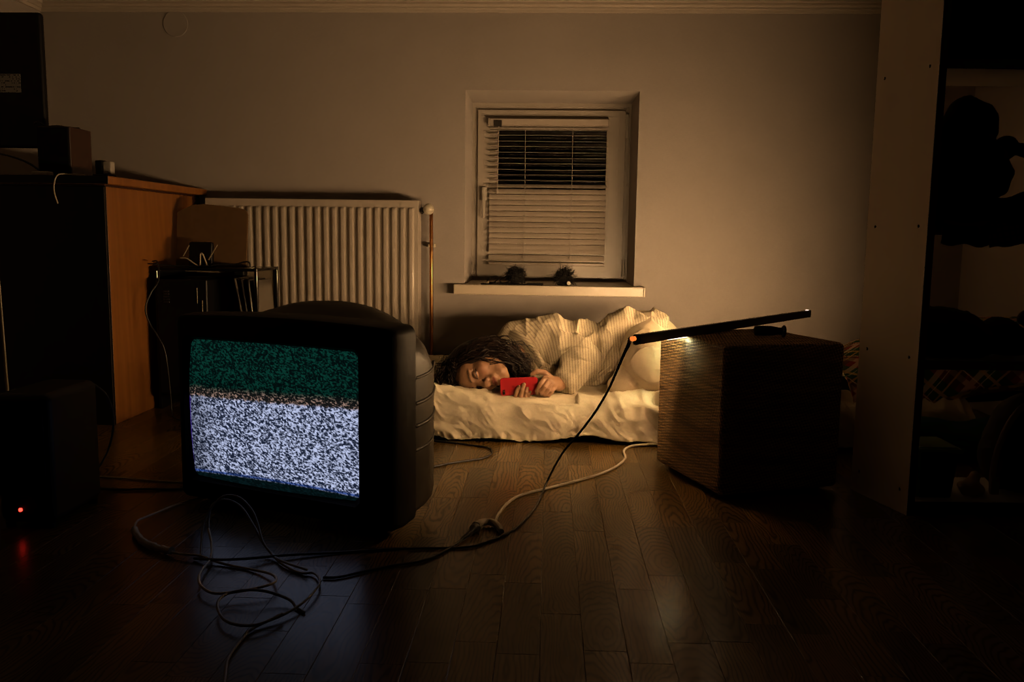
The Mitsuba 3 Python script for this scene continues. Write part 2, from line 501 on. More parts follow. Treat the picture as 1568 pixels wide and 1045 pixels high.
def f_linen(p, n, uv):
    w = noise(p.x * 420, p.y * 420, p.z * 420)
    return mix((1.22, 1.08, 0.77), (1.36, 1.22, 0.91), fbm(p.x * 9, p.y * 9, p.z * 9, 3)) * (0.93 + 0.14 * w)
mat('linen', colour(f_linen), 0.9, 0.15, sheen=0.2)
mat('mattress', (0.16, 0.035, 0.035), 0.9, 0.2)
def f_pyjama(p, n, uv):
    st = 0.5 + 0.5 * dr.sin(uv.x * 2 * math.pi / 0.0105)
    line = smoothstep(0.50, 0.95, st)
    thin = smoothstep(0.80, 0.98, 0.5 + 0.5 * dr.sin(uv.x * 2 * math.pi / 0.0035 + 1.2))
    c = mix((0.84, 0.72, 0.50), (0.46, 0.38, 0.26), dr.clip(line * 0.75 + thin * 0.2, 0, 1))
    return c * (0.94 + 0.12 * noise(p.x * 500, p.y * 500, p.z * 500))
mat('pyjama', colour(f_pyjama), 0.9, 0.15, sheen=0.2)
mat('trousers', colour(lambda p, n, uv: mix((0.76, 0.62, 0.42), (0.84, 0.69, 0.47), noise(p.x * 400, p.y * 400, p.z * 400))), 0.9, 0.15, sheen=0.2)
mat('skin', {'type': 'mesh_attribute', 'name': 'vertex_color'}, 0.48, 0.4)
mat('hair', colour(lambda p, n, uv: mix((0.008, 0.004, 0.003), (0.022, 0.010, 0.006), noise(p.x * 90, p.y * 90, p.z * 90))), 0.55, 0.22)
mat('phone_red', (0.62, 0.025, 0.035), 0.4, 0.4)
mat('phone_dark', (0.01, 0.01, 0.012), 0.15, 0.5)
mat('phone_logo', (0.42, 0.015, 0.022), 0.3, 0.5)
mat('fluff', (0.010, 0.009, 0.008), 0.85, 0.2)
mat('shelf_white', colour(lambda p, n, uv: mix((1.85, 1.64, 1.38), (2.0, 1.78, 1.50), fbm(p.y * 12, p.z * 5, 1.0, 3))), 0.5, 0.35)
mat('shelf_board', (0.9, 0.88, 0.86), 0.5, 0.3)
mat('shelf_edge', (0.08, 0.12, 0.24), 0.4, 0.4)
mat('peg_dark', (0.03, 0.022, 0.016), 0.6, 0.3)
mat('cloth_black', (0.010, 0.010, 0.012), 0.95, 0.1)
mat('cloth_navy', (0.02, 0.035, 0.085), 0.95, 0.1)
mat('cloth_brown', (0.060, 0.040, 0.026), 0.95, 0.1)
mat('cloth_green', (0.02, 0.085, 0.055), 0.95, 0.1)
mat('cloth_sand', (0.7, 0.56, 0.38), 0.95, 0.1)
mat('cloth_check', colour(lambda p, n, uv: mix((0.10, 0.085, 0.075), (0.02, 0.018, 0.018), dr.maximum(smoothstep(0.72, 0.85, 0.5 + 0.5 * dr.sin((p.x + 0.3 * p.z) * 420)), smoothstep(0.72, 0.85, 0.5 + 0.5 * dr.sin((p.z - 0.2 * p.x) * 420))))), 0.95, 0.1)
mat('box_green', (0.010, 0.14, 0.045), 0.35, 0.5)
mat('box_lid', (0.16, 0.36, 0.09), 0.35, 0.5)
def f_plaid(p, n, uv):
    u, v = uv.x, uv.y
    def band(x, per, lo, hi):
        x = x / per - dr.floor(x / per)
        return smoothstep(lo - 0.012, lo + 0.012, x) * smoothstep(hi + 0.012, hi - 0.012, x)
    c = mix((0.17, 0.018, 0.012), (0.020, 0.060, 0.028), band(u, 0.15, 0.50, 1.1))
    c = c * (1 - 0.6 * band(v, 0.12, 0.0, 0.42)) + mi.Color3f(0.010, 0.040, 0.018) * 0.5 * band(v, 0.12, 0.0, 0.42)
    w = dr.maximum(band(u, 0.15, 0.22, 0.36), band(v, 0.12, 0.64, 0.82))
    c = c * (1 - 0.55 * w) + mi.Color3f(0.62, 0.52, 0.42) * 0.55 * w * (0.4 + 0.6 * band(v, 0.12, 0.55, 0.95))
    y = dr.maximum(band(u, 0.15, 0.70, 0.78), band(v, 0.12, 0.20, 0.26))
    c = c * (1 - 0.7 * y) + mi.Color3f(0.50, 0.30, 0.06) * 0.7 * y
    t = dr.maximum(band(u, 0.15, 0.455, 0.475), band(v, 0.12, 0.50, 0.52))
    c = c * (1 - 0.8 * t) + mi.Color3f(0.65, 0.58, 0.45) * 0.8 * t
    return c * 2.8
mat('plaid', colour(f_plaid), 0.95, 0.1)
mat('plaid_border', colour(lambda p, n, uv: mix((0.34, 0.12, 0.05), (1.1, 0.68, 0.12), smoothstep(0.42, 0.52, noise(uv.x * 34, uv.y * 60, 3.0)))), 0.95, 0.1)
mat('bag', (0.07, 0.050, 0.034), 0.85, 0.2)
mat('bag_trim', (0.6, 0.43, 0.27), 0.7, 0.3)
mat('rod', (0.30, 0.24, 0.14), 0.4, 0.5)
scene['mat_glass'] = {'type': 'thindielectric', 'int_ior': 1.5}

# ---------------------------------------------------------------- the room
XL, XR, YB, ZC = -2.43, 1.94, 4.09, 1.905
def structure(key, mesh, m, smooth=False, **k):
    return add(key, mesh, m, smooth, kind='structure', **k)

from shapely.geometry import Polygon, box as sbox
WX0, WX1, WZ0, WZ1 = -0.402, 0.412, 0.470, 1.427
outer = sbox(XL - 0.2, -0.05, XR + 0.2, ZC + 0.1)
structure('wall_back', prism(outer.difference(sbox(WX0, WZ0, WX1, WZ1)), YB, YB + 0.50, 'y'), 'mat_wall')
tag('wall_back', 'pale plastered back wall with the deep-set window', None)
structure('wall_left', box(XL - 0.2, XL, -0.6, YB + 0.02, -0.05, ZC + 0.1, 0.001), 'mat_wall')
structure('wall_right', box(XR, XR + 0.2, -0.6, YB + 0.02, -0.05, ZC + 0.1, 0.001), 'mat_wall')
structure('ceiling', box(XL - 0.2, XR + 0.2, -0.6, YB + 0.1, ZC, ZC + 0.1, 0.001), 'mat_ceiling')
# cornice: a stepped cove along three walls; profile (distance from the wall, height)
CP = [(0, 1.776), (0.012, 1.776), (0.014, 1.788), (0.020, 1.791), (0.020, 1.799), (0.024, 1.803), (0.034, 1.806), (0.034, 1.816), (0.040, 1.820)]
for k in range(9):
    a = math.pi / 2 * k / 8
    CP.append((0.040 + 0.075 * (1 - math.cos(a)), 1.820 + 0.062 * math.sin(a)))
CP += [(0.118, 1.890), (0.118, ZC), (0, ZC)]
structure('trim_1', prism([(YB - d, z) for d, z in CP], XL, XR, 'x'), 'mat_cornice', label='stepped plaster cornice along the back wall')
structure('trim_2', prism([(XL + d, z) for d, z in CP], -0.6, YB, 'y'), 'mat_cornice', label='stepped plaster cornice along the left wall')
structure('trim_3', prism([(XR - d, z) for d, z in CP], -0.6, YB, 'y'), 'mat_cornice', label='stepped plaster cornice along the right wall')

# ---- floor: a dark bed and oak strips, each strip a part
structure('floor', box(XL - 0.2, XR + 0.2, -0.6, YB + 0.05, -0.06, -0.0095, 0.001), 'mat_subfloor')
PW, PL = 0.0795, 0.318
def plank_mesh(x0, x1, y0, y1, seed, dz):
    g, c, z0 = 0.0003, 0.0007, -0.0095
    x0, x1, y0, y1 = x0 + g, x1 - g, y0 + g, y1 - g
    z1 = dz
    v = [(x0, y0, z0), (x1, y0, z0), (x1, y1, z0), (x0, y1, z0), (x0, y0, z1 - c * 0.6), (x1, y0, z1 - c * 0.6), (x1, y1, z1 - c * 0.6), (x0, y1, z1 - c * 0.6),
         (x0 + c, y0 + c, z1), (x1 - c, y0 + c, z1), (x1 - c, y1 - c, z1), (x0 + c, y1 - c, z1)]
    f = [(8, 9, 10), (8, 10, 11)]
    for lo in (0, 4):
        for k in range(4):
            j = (k + 1) % 4
            f += [(lo + k, lo + j, lo + 4 + j), (lo + k, lo + 4 + j, lo + 4 + k)]
    v = np.array(v)
    ia, ib = seed % 16, seed // 16
    uv = np.stack([ia * 2 + 1 + v[:, 0] - (x0 + x1) / 2, ib * 2 + 1 + v[:, 1] - (y0 + y1) / 2], 1)
    return trimesh.Trimesh(v, np.array(f), process=False), uv
R_ = np.cross(FWD, UPV)
def seen(x, y):
    d = np.array([x, y, 0.0]) - CAM
    w = d @ FWD
    if w < 0.3:
        return False
    u, v = 784 + 1300 * (d @ R_) / w, 522.5 - 1300 * (d @ UPV) / w
    return -20 < u < 1588 and 355 < v < 1080
cols = range(int(math.floor(XL / PW)), int(math.ceil(XR / PW)) + 1)
near, rest_m, rest_uv = [], [], []
for i in cols:
    off = (i * 0.377 + 0.21 * math.sin(i * 2.7)) % 1.0 * PL
    y = 0.35 - off
    while y < YB:
        x0, x1 = max(XL, i * PW - 0.0015), min(XR, (i + 1) * PW - 0.0015)
        y0, y1 = max(0.3, y), min(YB, y + PL)
        if x1 - x0 > 0.004 and y1 - y0 > 0.01:
            s = int(rng.integers(0, 1600))
            m, uv = plank_mesh(x0, x1, y0, y1, s, -float(rng.uniform(0, 0.0005)))
            cx, cy = (x0 + x1) / 2, (y0 + y1) / 2
            # in the frame, and not under the mattress, the cabinet, the pouffe or the television
            hid = cy > 3.25 and cx > -0.7 or (cx < -1.70 and cy > 3.25) or cy > 3.3
            if not hid and (seen(cx, y0) or seen(cx, y1)):
                near.append((cy, m, uv))
            else:
                rest_m.append(m); rest_uv.append(uv)
        y += PL
near.sort(key=lambda q: q[0])
for _, m, uv in near[300:]:
    rest_m.append(m); rest_uv.append(uv)
for _, m, uv in near[:300]:
    add('floor__plank', m, 'mat_plank', False, uv=uv)
add('floor__plank_field', trimesh.util.concatenate(rest_m), 'mat_plank', False, uv=np.vstack(rest_uv), kind='stuff')

# ---- window
def ring(x0, x1, z0, z1, w, y0, y1, c=0.004):
    """a mitred frame; w = widths (left, right, bottom, top)"""
    l, r, b, t = w
    return prism(sbox(x0, z0, x1, z1).difference(sbox(x0 + l, z0 + b, x1 - r, z1 - t)), y0, y1, 'y')
tag('window_1', 'small white window in a deep reveal above the mattress', None, kind='structure')
F0, F1, FZ0, FZ1 = WX0, WX1, 0.512, WZ1
fr = cat_(ring(F0, F1, FZ0, FZ1, (0.026, 0.026, 0.022, 0.034), 4.485, 4.56), ring(F0, F1, FZ0, FZ1, (0.012, 0.012, 0.010, 0.016), 4.475, 4.486))
add('window_1__frame', fr, 'mat_window_white')
SX0, SX1, SZ0, SZ1 = -0.373, 0.383, 0.536, 1.390
GX0, GX1, GZ0, GZ1 = -0.272, 0.290, 0.668, 1.294
sash = cat_(ring(SX0, SX1, SZ0, SZ1, (0.030, 0.030, 0.030, 0.030), 4.462, 4.53),
            ring(SX0 + 0.028, SX1 - 0.028, SZ0 + 0.028, SZ1 - 0.028, (GX0 - SX0 - 0.040, SX1 - GX1 - 0.040, GZ0 - SZ0 - 0.040, SZ1 - GZ1 - 0.040), 4.466, 4.525),
            ring(GX0 - 0.013, GX1 + 0.013, GZ0 - 0.013, GZ1 + 0.013, (0.013, 0.013, 0.013, 0.013), 4.474, 4.520))
add('window_1__sash', sash, 'mat_window_white')
add('window_1__pane', box(GX0 - 0.004, GX1 + 0.004, 4.495, 4.499, GZ0 - 0.004, GZ1 + 0.004, 0.0005), 'mat_glass')
hd = cat_(rbox(-0.352, -0.324, 4.440, 4.464, 0.93, 1.00, 0.006), rbox(-0.349, -0.327, 4.425, 4.441, 0.965, 0.998, 0.007),
          loft([[( -0.338 + 0.010 * (1 - 0.25 * t) * math.cos(a), 4.424 - 0.010 * t + 0.006 * math.sin(a), 0.985 - 0.145 * t) for a in np.linspace(0, 2 * math.pi, 12, endpoint=False)] for t in (0, 0.1, 0.5, 0.9, 1.0)]))
add('window_1__handle', hd, 'mat_white_paint', 40, label='white tilt handle on the left stile')
for z0, z1 in ((1.255, 1.372), (0.558, 0.630)):
    hg = cat_(lathe([(0, 0), (0.008, 0), (0.009, 0.004), (0.009, z1 - z0 - 0.004), (0.008, z1 - z0), (0, z1 - z0)], 16, loc=(0.392, 4.462, z0)), box(0.380, 0.396, 4.462, 4.474, z0 + 0.01, z1 - 0.01))
    add('window_1__hinge', hg, 'mat_white_paint', 40)
# window board: a ledge a little wider than the opening
sill = cat_(box(-0.447, 0.452, 4.018, 4.089, 0.470, 0.5165, 0.003), box(WX0 + 0.001, WX1 - 0.001, 4.085, 4.515, 0.471, 0.516, 0.001))
add('window_1__window_board', sill, 'mat_sill', label='pale window board with square front')
add('window_1__end_cap', cat_(box(0.4525, 0.460, 4.017, 4.089, 0.469, 0.5175, 0.002)), 'mat_sill')

# ---- venetian blind on the sash
tag('venetian_blind', 'cream venetian blind on the window sash, its upper slats open and the lower ones shut', 'blind')
add('venetian_blind__headrail', box(-0.310, 0.292, 4.418, 4.450, 1.308, 1.342, 0.002), 'mat_blind')
add('venetian_blind__end_cap', box(-0.318, -0.3105, 4.416, 4.452, 1.306, 1.344, 0.002), 'mat_blind')
add('venetian_blind__end_cap', box(0.2925, 0.299, 4.416, 4.452, 1.306, 1.344, 0.002), 'mat_blind')
add('venetian_blind__tilt_gear', box(-0.288, -0.248, 4.408, 4.4175, 1.300, 1.332, 0.002), 'mat_peg_dark')
def slat(width, tilt, x0, x1, bow=0.0, sk=0.0):
    n = 7; t = np.linspace(-0.5, 0.5, n)
    prof = np.stack([t * width, 0.0022 * (1 - 4 * t ** 2)], 1)
    a = math.radians(tilt)
    pr = np.stack([prof[:, 0] * math.cos(a) - prof[:, 1] * math.sin(a), prof[:, 0] * math.sin(a) + prof[:, 1] * math.cos(a)], 1)   # (y, z)
    xs = np.linspace(x0, x1, 9)
    P = np.array([[(x, q[0], q[1] + bow * (1 - ((2 * (x - x0) / (x1 - x0)) - 1) ** 2) + sk * (x - x0)) for q in pr] for x in xs])
    return sheet_solid(P, 0.0007)
NS = 24
for k in range(NS):
    z = 1.2885 - 0.0283 * k
    if k < 10:
        tilt = 9 + float(rng.normal(0, 1.6))
        if k == 7: tilt = 3
    else:
        tilt = (34, 55)[k - 10] if k < 12 else 62 + float(rng.normal(0, 3.0))
    if k == NS - 2: z += 0.0075
    s = slat(0.0335 if k < 11 else 0.0300, tilt, -0.309 + float(rng.normal(0, 0.0006)), 0.291 + float(rng.normal(0, 0.0006)), bow=(-0.004 if k == 7 else float(rng.normal(0, 0.0006))), sk=float(rng.normal(0, 0.0015)))
    add('venetian_blind__slat', xf(s, None, (0, 4.432, z)), 'mat_blind', 30)
zb = 1.2885 - 0.0283 * NS
add('venetian_blind__bottom_rail', box(-0.310, 0.292, 4.420, 4.444, zb - 0.012, zb + 0.004, 0.003), 'mat_blind')
for x in (-0.128, 0.113):
    for y in (4.413, 4.451):
        add('venetian_blind__ladder_cord', tube([(x, y, 1.308), (x + 0.002, y, 0.95), (x, y, zb - 0.014)], 0.0011, 5, 8), 'mat_cord', True)
    add('venetian_blind__cord_button', lathe([(0, 0), (0.005, 0), (0.006, 0.003), (0, 0.006)], 10, 'y', (x, 4.419, zb + 0.030)), 'mat_cord', 40)
add('venetian_blind__wand', tube([(-0.262, 4.400, 1.302), (-0.264, 4.398, 1.15), (-0.266, 4.398, 0.985)], 0.0022, 6, 6), 'mat_cord', True)
add('venetian_blind__wand_tip', lathe([(0, 0), (0.006, 0.002), (0.007, 0.012), (0.003, 0.026), (0, 0.026)], 12, loc=(-0.266, 4.398, 0.962)), 'mat_cord', 40)

# ---- round cover plate on the wall
add('wall_cover_plate', lathe([(0, 0), (0.060, 0), (0.060, 0.0025), (0.0575, 0.0045), (0.054, 0.0035), (0, 0.0035)], 48, 'y', (-1.777, 4.0895, 1.722)), 'mat_wall', 30,
    label='flat round cover plate painted like the wall, high on it just under the cornice', cat='cover plate')

# ---- radiator
RX0, RX1, RZ0, RZ1, RY = -1.610, -0.607, 0.245, 0.906, 3.962
tag('radiator', 'white panel radiator with vertical ribs on the back wall behind the television', 'radiator')
pitch, nx = 0.040, 25
xs, zs = [], list(np.unique(np.concatenate([[RZ0, RZ0 + 0.030, RZ0 + 0.036, RZ0 + 0.044, RZ0 + 0.056], np.linspace(RZ0 + 0.07, RZ1 - 0.07, 9), [RZ1 - 0.058, RZ1 - 0.046, RZ1 - 0.040, RZ1 - 0.036, RZ1 - 0.032, RZ1 - 0.006, RZ1 - 0.002, RZ1]])))
xr = RX1 - 0.012
for k in range(nx):
    for t in (0, 0.16, 0.24, 0.32, 0.40, 0.5, 0.6, 0.68, 0.76, 0.84):
        xs.append(xr - pitch * (nx - k) + pitch * t)
xs = np.array([RX0] + [x for x in xs if x > RX0 + 0.01] + [xr, RX1 - 0.004, RX1 - 0.001, RX1])
def rib(x, z):
    if x > xr or x < RX0 + 0.012:
        return 0.0
    t = ((x - xr) / pitch) % 1.0
    top, bot = (RZ1 - 0.034 - z) / 0.012, (z - RZ0 - 0.032) / 0.012
    e = max(0.0, min(1.0, top, bot))
    e = math.sqrt(max(0, 1 - (1 - e) ** 2))
    b = max(0.0, min(1.0, (0.31 - abs(t - 0.5)) / 0.15))
    b = b * b * (3 - 2 * b)
    return 0.0165 * b * e
P = np.array([[(x, RY - rib(x, z) + (0.003 if (x >= RX1 - 0.0005 or z >= RZ1 - 0.0005) else 0), z) for z in zs] for x in xs])
add('radiator__front_panel', sheet_solid(P, -0.0015 if False else 0.0015), 'mat_radiator', 35)
add('radiator__side_cover', box(RX1 - 0.002, RX1, RY + 0.001, RY + 0.095, RZ0 + 0.01, RZ1, 0.0006), 'mat_radiator')
add('radiator__rear_panel', box(RX0, RX1 - 0.004, RY + 0.080, RY + 0.090, RZ0, RZ1 - 0.006, 0.002), 'mat_radiator')
add('radiator__top_grille', cat_(box(RX0, RX1, RY + 0.002, RY + 0.010, RZ1 - 0.003, RZ1 + 0.001, 0.0005), box(RX0, RX1, RY + 0.088, RY + 0.096, RZ1 - 0.003, RZ1 + 0.001, 0.0005),
    *[box(x, x + 0.004, RY + 0.010, RY + 0.088, RZ1 - 0.002, RZ1, 0.0003) for x in np.arange(RX0 + 0.01, RX1 - 0.01, 0.018)]), 'mat_radiator')
add('radiator__valve_body', cat_(lathe([(0, 0), (0.010, 0), (0.010, 0.046), (0, 0.046)], 16, 'x', (RX1 - 0.002, 4.015, 0.862)), lathe([(0, 0), (0.016, 0), (0.016, 0.012), (0, 0.012)], 6, 'x', (RX1 + 0.004, 4.015, 0.862)),
    lathe([(0, 0), (0.013, 0), (0.013, 0.03), (0, 0.03)], 16, 'y', (-0.556, 4.025, 0.862))), 'mat_peg_dark', 40)
add('radiator__valve_knob', lathe([(0, 0), (0.021, 0), (0.025, 0.004), (0.0262, 0.016), (0.024, 0.028), (0.017, 0.036), (0.008, 0.0395), (0, 0.040)], 32, 'y', (-0.5605, 3.995, 0.868)), 'mat_valve', 40, label='round cream thermostat knob')
add('heating_pipe', tube([(-0.556, 4.034, 0.858), (-0.555, 4.036, 0.60), (-0.554, 4.036, 0.30), (-0.554, 4.036, 0.0)], 0.0085, 14, 4), 'mat_copper', True,
    label='upright copper heating pipe on the wall right of the radiator', cat='pipe')
add('pipe_clip', cat_(box(-0.5685, -0.5635, 4.026, 4.090, 0.690, 0.706, 0.001), box(-0.5450, -0.5400, 4.026, 4.090, 0.690, 0.706, 0.001), box(-0.5685, -0.540, 4.0455, 4.090, 0.690, 0.706, 0.001)), 'mat_valve',
    label='small pale clip holding the copper pipe to the wall', cat='clip')

# ---------------------------------------------------------------- cabinet on the left and what stands on it
tag('cabinet', 'waist-high cabinet with orange wood side and dark front in the left corner', 'cabinet')
CX0, CX1, CY0, CY1, CZ = -2.415, -1.668, 3.170, 4.055, 0.952
add('cabinet__side_panel', box(CX1 - 0.020, CX1, CY0 + 0.004, CY1 - 0.100, 0.0, CZ - 0.0385, 0.0015), 'mat_cabinet_orange', label='orange wood side panel')
add('cabinet__side_panel', box(CX0, CX0 + 0.020, CY0 + 0.004, CY1, 0.0, CZ - 0.0385, 0.0015), 'mat_cabinet_dark')
add('cabinet__back_post', box(CX1 - 0.012, CX1 - 0.006, CY1 - 0.0995, CY1, 0.0, CZ - 0.0385, 0.001), 'mat_dark_brown_wood')
add('cabinet__worktop', box(CX0 - 0.005, CX1 + 0.022, CY0 - 0.018, CY1 + 0.02, CZ - 0.030, CZ, 0.003), 'mat_cabinet_orange', label='orange wood top board')
add('cabinet__top_edging', box(CX0 - 0.005, CX1 + 0.022, CY0 - 0.0215, CY0 - 0.0185, CZ - 0.030, CZ, 0.001), 'mat_cabinet_dark')
add('cabinet__under_frame', box(CX0, CX1 - 0.006, CY0 + 0.01, CY1 - 0.01, CZ - 0.0382, CZ - 0.0304, 0.001), 'mat_dark_brown_wood')
add('cabinet__front_panel', box(CX0 + 0.002, CX1 + 0.0004, CY0 - 0.012, CY0 + 0.0035, 0.067, CZ - 0.0395, 0.001), 'mat_cabinet_dark')
add('cabinet__plinth', box(CX0 + 0.02, CX1 + 0.0004, CY0 - 0.012, CY0 + 0.0035, 0.0, 0.066, 0.001), 'mat_cabinet_dark')

tag('monitor', 'black flat monitor with a white sticker, on the left end of the cabinet', 'monitor')
add('monitor__housing', cat_(rbox(-2.425, -2.018, 3.390, 3.425, 1.075, 1.600, 0.012), rbox(-2.40, -2.06, 3.420, 3.445, 1.12, 1.55, 0.012)), 'mat_black_plastic', 40)
add('monitor__sticker', box(-2.230, -2.108, 3.3885, 3.3898, 1.290, 1.362, 0.0002), 'mat_sticker', label='white sticker with small print')
add('monitor__neck', box(-2.405, -2.300, 3.420, 3.460, CZ + 0.012, 1.16, 0.004), 'mat_black_plastic')
add('monitor__foot', box(-2.42, -2.21, 3.36, 3.56, CZ, CZ + 0.013, 0.004), 'mat_black_plastic')

tag('speaker', 'small dark bookshelf speaker standing on the cabinet beside the monitor', 'speaker')
add('speaker__cabinet', box(-1.957, -1.830, 3.2335, 3.386, CZ, 1.141, 0.003), 'mat_dark_brown_wood')
add('speaker__front_grille', rbox(-1.955, -1.832, 3.224, 3.2330, CZ + 0.004, 1.137, 0.004, 8), 'mat_speaker_cloth')
add('speaker_wire', tube([(-1.985, 3.26, 1.150), (-1.965, 3.25, 1.160), (-1.94, 3.27, 1.1455), (-1.905, 3.29, 1.149), (-1.875, 3.32, 1.1455), (-1.850, 3.34, 1.147)], 0.0035, 6, 6), 'mat_black_cable', True,
    label='thin dark wire lying on top of the small speaker', cat='wire')
# small things between speaker and cabinet edge
add('power_adapter', rbox(-1.862, -1.828, 3.525, 3.56, CZ + 0.030, 1.035, 0.004, 8), 'mat_pale_plastic', 40, label='small pale adapter standing right of the speaker on the cabinet', cat='adapter')
tag('phone_dock', 'small black dock holding the pale adapter right of the speaker', 'dock')
add('phone_dock__back', rbox(-1.895, -1.8635, 3.525, 3.56, CZ, 1.040, 0.004, 8), 'mat_black_plastic', 40)
add('phone_dock__base', rbox(-1.905, -1.825, 3.50, 3.57, CZ, CZ + 0.0295, 0.006, 8), 'mat_black_plastic', 40)
add('card_strip', box(-1.800, -1.690, 3.42, 3.47, CZ, CZ + 0.006, 0.001), 'mat_white_cable', label='flat pale strip lying at the right edge of the cabinet top', cat='strip')
add('charger_block', rbox(-1.952, -1.885, 3.168, 3.208, CZ, CZ + 0.016, 0.005, 8), 'mat_pale_plastic', 40, label='flat pale charger block lying in front of the small speaker', cat='charger')
add('hanging_wire', tube([(-1.76, 3.20, CZ + 0.004), (-1.800, 3.168, CZ + 0.005), (-1.832, 3.143, CZ + 0.001), (-1.846, 3.138, CZ - 0.035), (-1.846, 3.139, CZ - 0.07), (-1.836, 3.140, CZ - 0.105)], 0.0028, 6, 6), 'mat_white_cable', True,
    label='pale wire hanging over the front edge of the cabinet', cat='wire')
add('monitor_cable', tube([(-2.42, 3.30, 1.06), (-2.33, 3.31, 1.062), (-2.20, 3.33, 1.05), (-2.09, 3.34, 1.022), (-2.03, 3.35, 0.985), (-2.00, 3.36, CZ + 0.006)], 0.004, 6, 6), 'mat_black_cable', True,
    label='black cable running under the monitor to the speaker', cat='cable')
add('headphones', blob([('c', (-2.40, 3.27, 1.00), (-2.30, 3.27, 0.975), 0.024, 0.020), ('c', (-2.30, 3.27, 0.975), (-2.25, 3.26, CZ + 0.012), 0.018, 0.012)], 0.005, 0.001, 20), 'mat_black_matte', True,
    label='black rounded headset half in the frame at the left edge, on the cabinet', cat='headset')

# ---------------------------------------------------------------- side table with computer, board, modem
tag('side_table', 'low glossy black table between the cabinet and the radiator', 'table')
TX0, TX1, TY0, TY1, TZ = -1.640, -1.205, 3.480, 3.760, 0.600
add('side_table__top', box(TX0, TX1, TY0, TY1, TZ - 0.012, TZ, 0.002), 'mat_black_gloss')
for y0 in (TY0, TY1 - 0.016):
    add('side_table__leg', box(TX1 - 0.013, TX1, y0, y0 + 0.016, 0.0, TZ - 0.0125, 0.002), 'mat_black_gloss')
add('side_table__side_panel', box(TX0, TX0 + 0.013, TY0, TY1, 0.0, TZ - 0.0125, 0.002), 'mat_black_gloss')
add('side_table__shelf', box(TX0 + 0.0135, TX1 - 0.0135, TY0, TY1, 0.060, 0.074, 0.002), 'mat_black_gloss')
add('side_table__back_board', box(TX0 + 0.0135, TX1 - 0.0135, TY1 - 0.006, TY1 - 0.001, 0.0745, TZ - 0.0125, 0.001), 'mat_grey_card', label='brownish back board')
tag('computer_tower', 'black computer tower inside the low black table beside the cabinet', 'computer')
add('computer_tower__case', box(-1.612, -1.402, 3.440, 3.745, 0.0745, 0.552, 0.004), 'mat_black_plastic')
for k in range(5):
    add('computer_tower__vent_slat', box(-1.585, -1.560, 3.4365, 3.4395, 0.500 - 0.011 * k, 0.506 - 0.011 * k, 0.0006), 'mat_bar_body')
add('computer_tower__trim_strip', box(-1.444, -1.441, 3.436, 3.4395, 0.455, 0.520, 0.0006), 'mat_rod')
add('computer_tower__trim_strip', box(-1.424, -1.420, 3.436, 3.4395, 0.380, 0.468, 0.0006), 'mat_rod')
tag('wall_plug', 'pale plug with its black socket inside the low black table', 'plug')
add('wall_plug__body', rbox(-1.388, -1.350, 3.71, 3.752, 0.500, 0.556, 0.008, 8), 'mat_pale_plastic', 40)
add('wall_plug__socket', rbox(-1.386, -1.340, 3.70, 3.752, 0.557, 0.585, 0.006, 8), 'mat_black_plastic', 40)
for k in range(4):
    x = -1.318 + 0.018 * k
    m = box(0, 0.007, 0, 0.21, 0, 0.285 - 0.004 * k, 0.0015)
    m = xf(m, roty(-10 + 2.0 * k), (x + 0.052, 3.51, 0.279 + 0.0))
    m.vertices[:, 2] -= m.vertices[:, 2].min() - 0.276
    add('magazine', m, 'mat_glossy_paper', label=('leftmost', 'second from left', 'third from left', 'rightmost')[k] + ' of four shiny magazines leaning in the low black table', cat='magazine', group='magazines leaning in the low black table')
add('magazine_box', box(-1.335, -1.2195, 3.50, 3.745, 0.0745, 0.274, 0.003), 'mat_black_matte', label='black box under the leaning magazines', cat='box')
bd = Polygon([(-1.640, 0.0), (-1.326, 0.0), (-1.326, 0.228), (-1.331, 0.242), (-1.343, 0.252), (-1.365, 0.256), (-1.45, 0.266), (-1.52, 0.272), (-1.575, 0.268), (-1.61, 0.250), (-1.64, 0.236)])
m = prism(bd, 0, 0.012, 'y')
m = xf(m, rotx(-9), (0, 3.690, TZ + 0.002))
add('wooden_board', m, 'mat_brown_board', label='brown wooden board with a round corner leaning on the radiator', cat='board')
tag('modem', 'black modem with two thin aerials on the low black table', 'modem')
add('modem__body', xf(rbox(-0.052, 0.052, -0.014, 0.014, 0, 0.105, 0.008, 8), rotx(-6), (-1.495, 3.615, TZ + 0.0005)), 'mat_black_plastic', 40)
add('modem__aerial', tube([(-1.560, 3.585, TZ + 0.045), (-1.535, 3.590, TZ + 0.092)], 0.003, 8, 1, False), 'mat_rod', True)
add('modem__aerial', tube([(-1.450, 3.585, TZ + 0.030), (-1.412, 3.590, TZ + 0.096)], 0.003, 8, 1, False), 'mat_rod', True)
add('charging_lead', tube([(-1.560, 3.555, TZ + 0.038), (-1.53, 3.55, TZ + 0.036), (-1.495, 3.545, TZ + 0.015), (-1.472, 3.545, TZ + 0.006), (-1.468, 3.545, TZ + 0.052), (-1.458, 3.545, TZ + 0.054), (-1.440, 3.545, TZ + 0.006)], 0.0032, 6, 6), 'mat_white_cable', True,
    label='pale lead bent in a peak in front of the modem', cat='lead')
add('modem_cable', tube([(-1.640, 3.475, TZ + 0.012), (-1.56, 3.50, TZ + 0.006), (-1.44, 3.53, TZ + 0.005), (-1.38, 3.55, TZ + 0.014), (-1.33, 3.56, TZ + 0.013), (-1.285, 3.56, TZ + 0.025), (-1.265, 3.56, TZ + 0.022), (-1.260, 3.56, TZ + 0.004)], 0.0035, 6, 6), 'mat_black_cable', True,
    label='black cable lying along the low black table in front of the board', cat='cable')
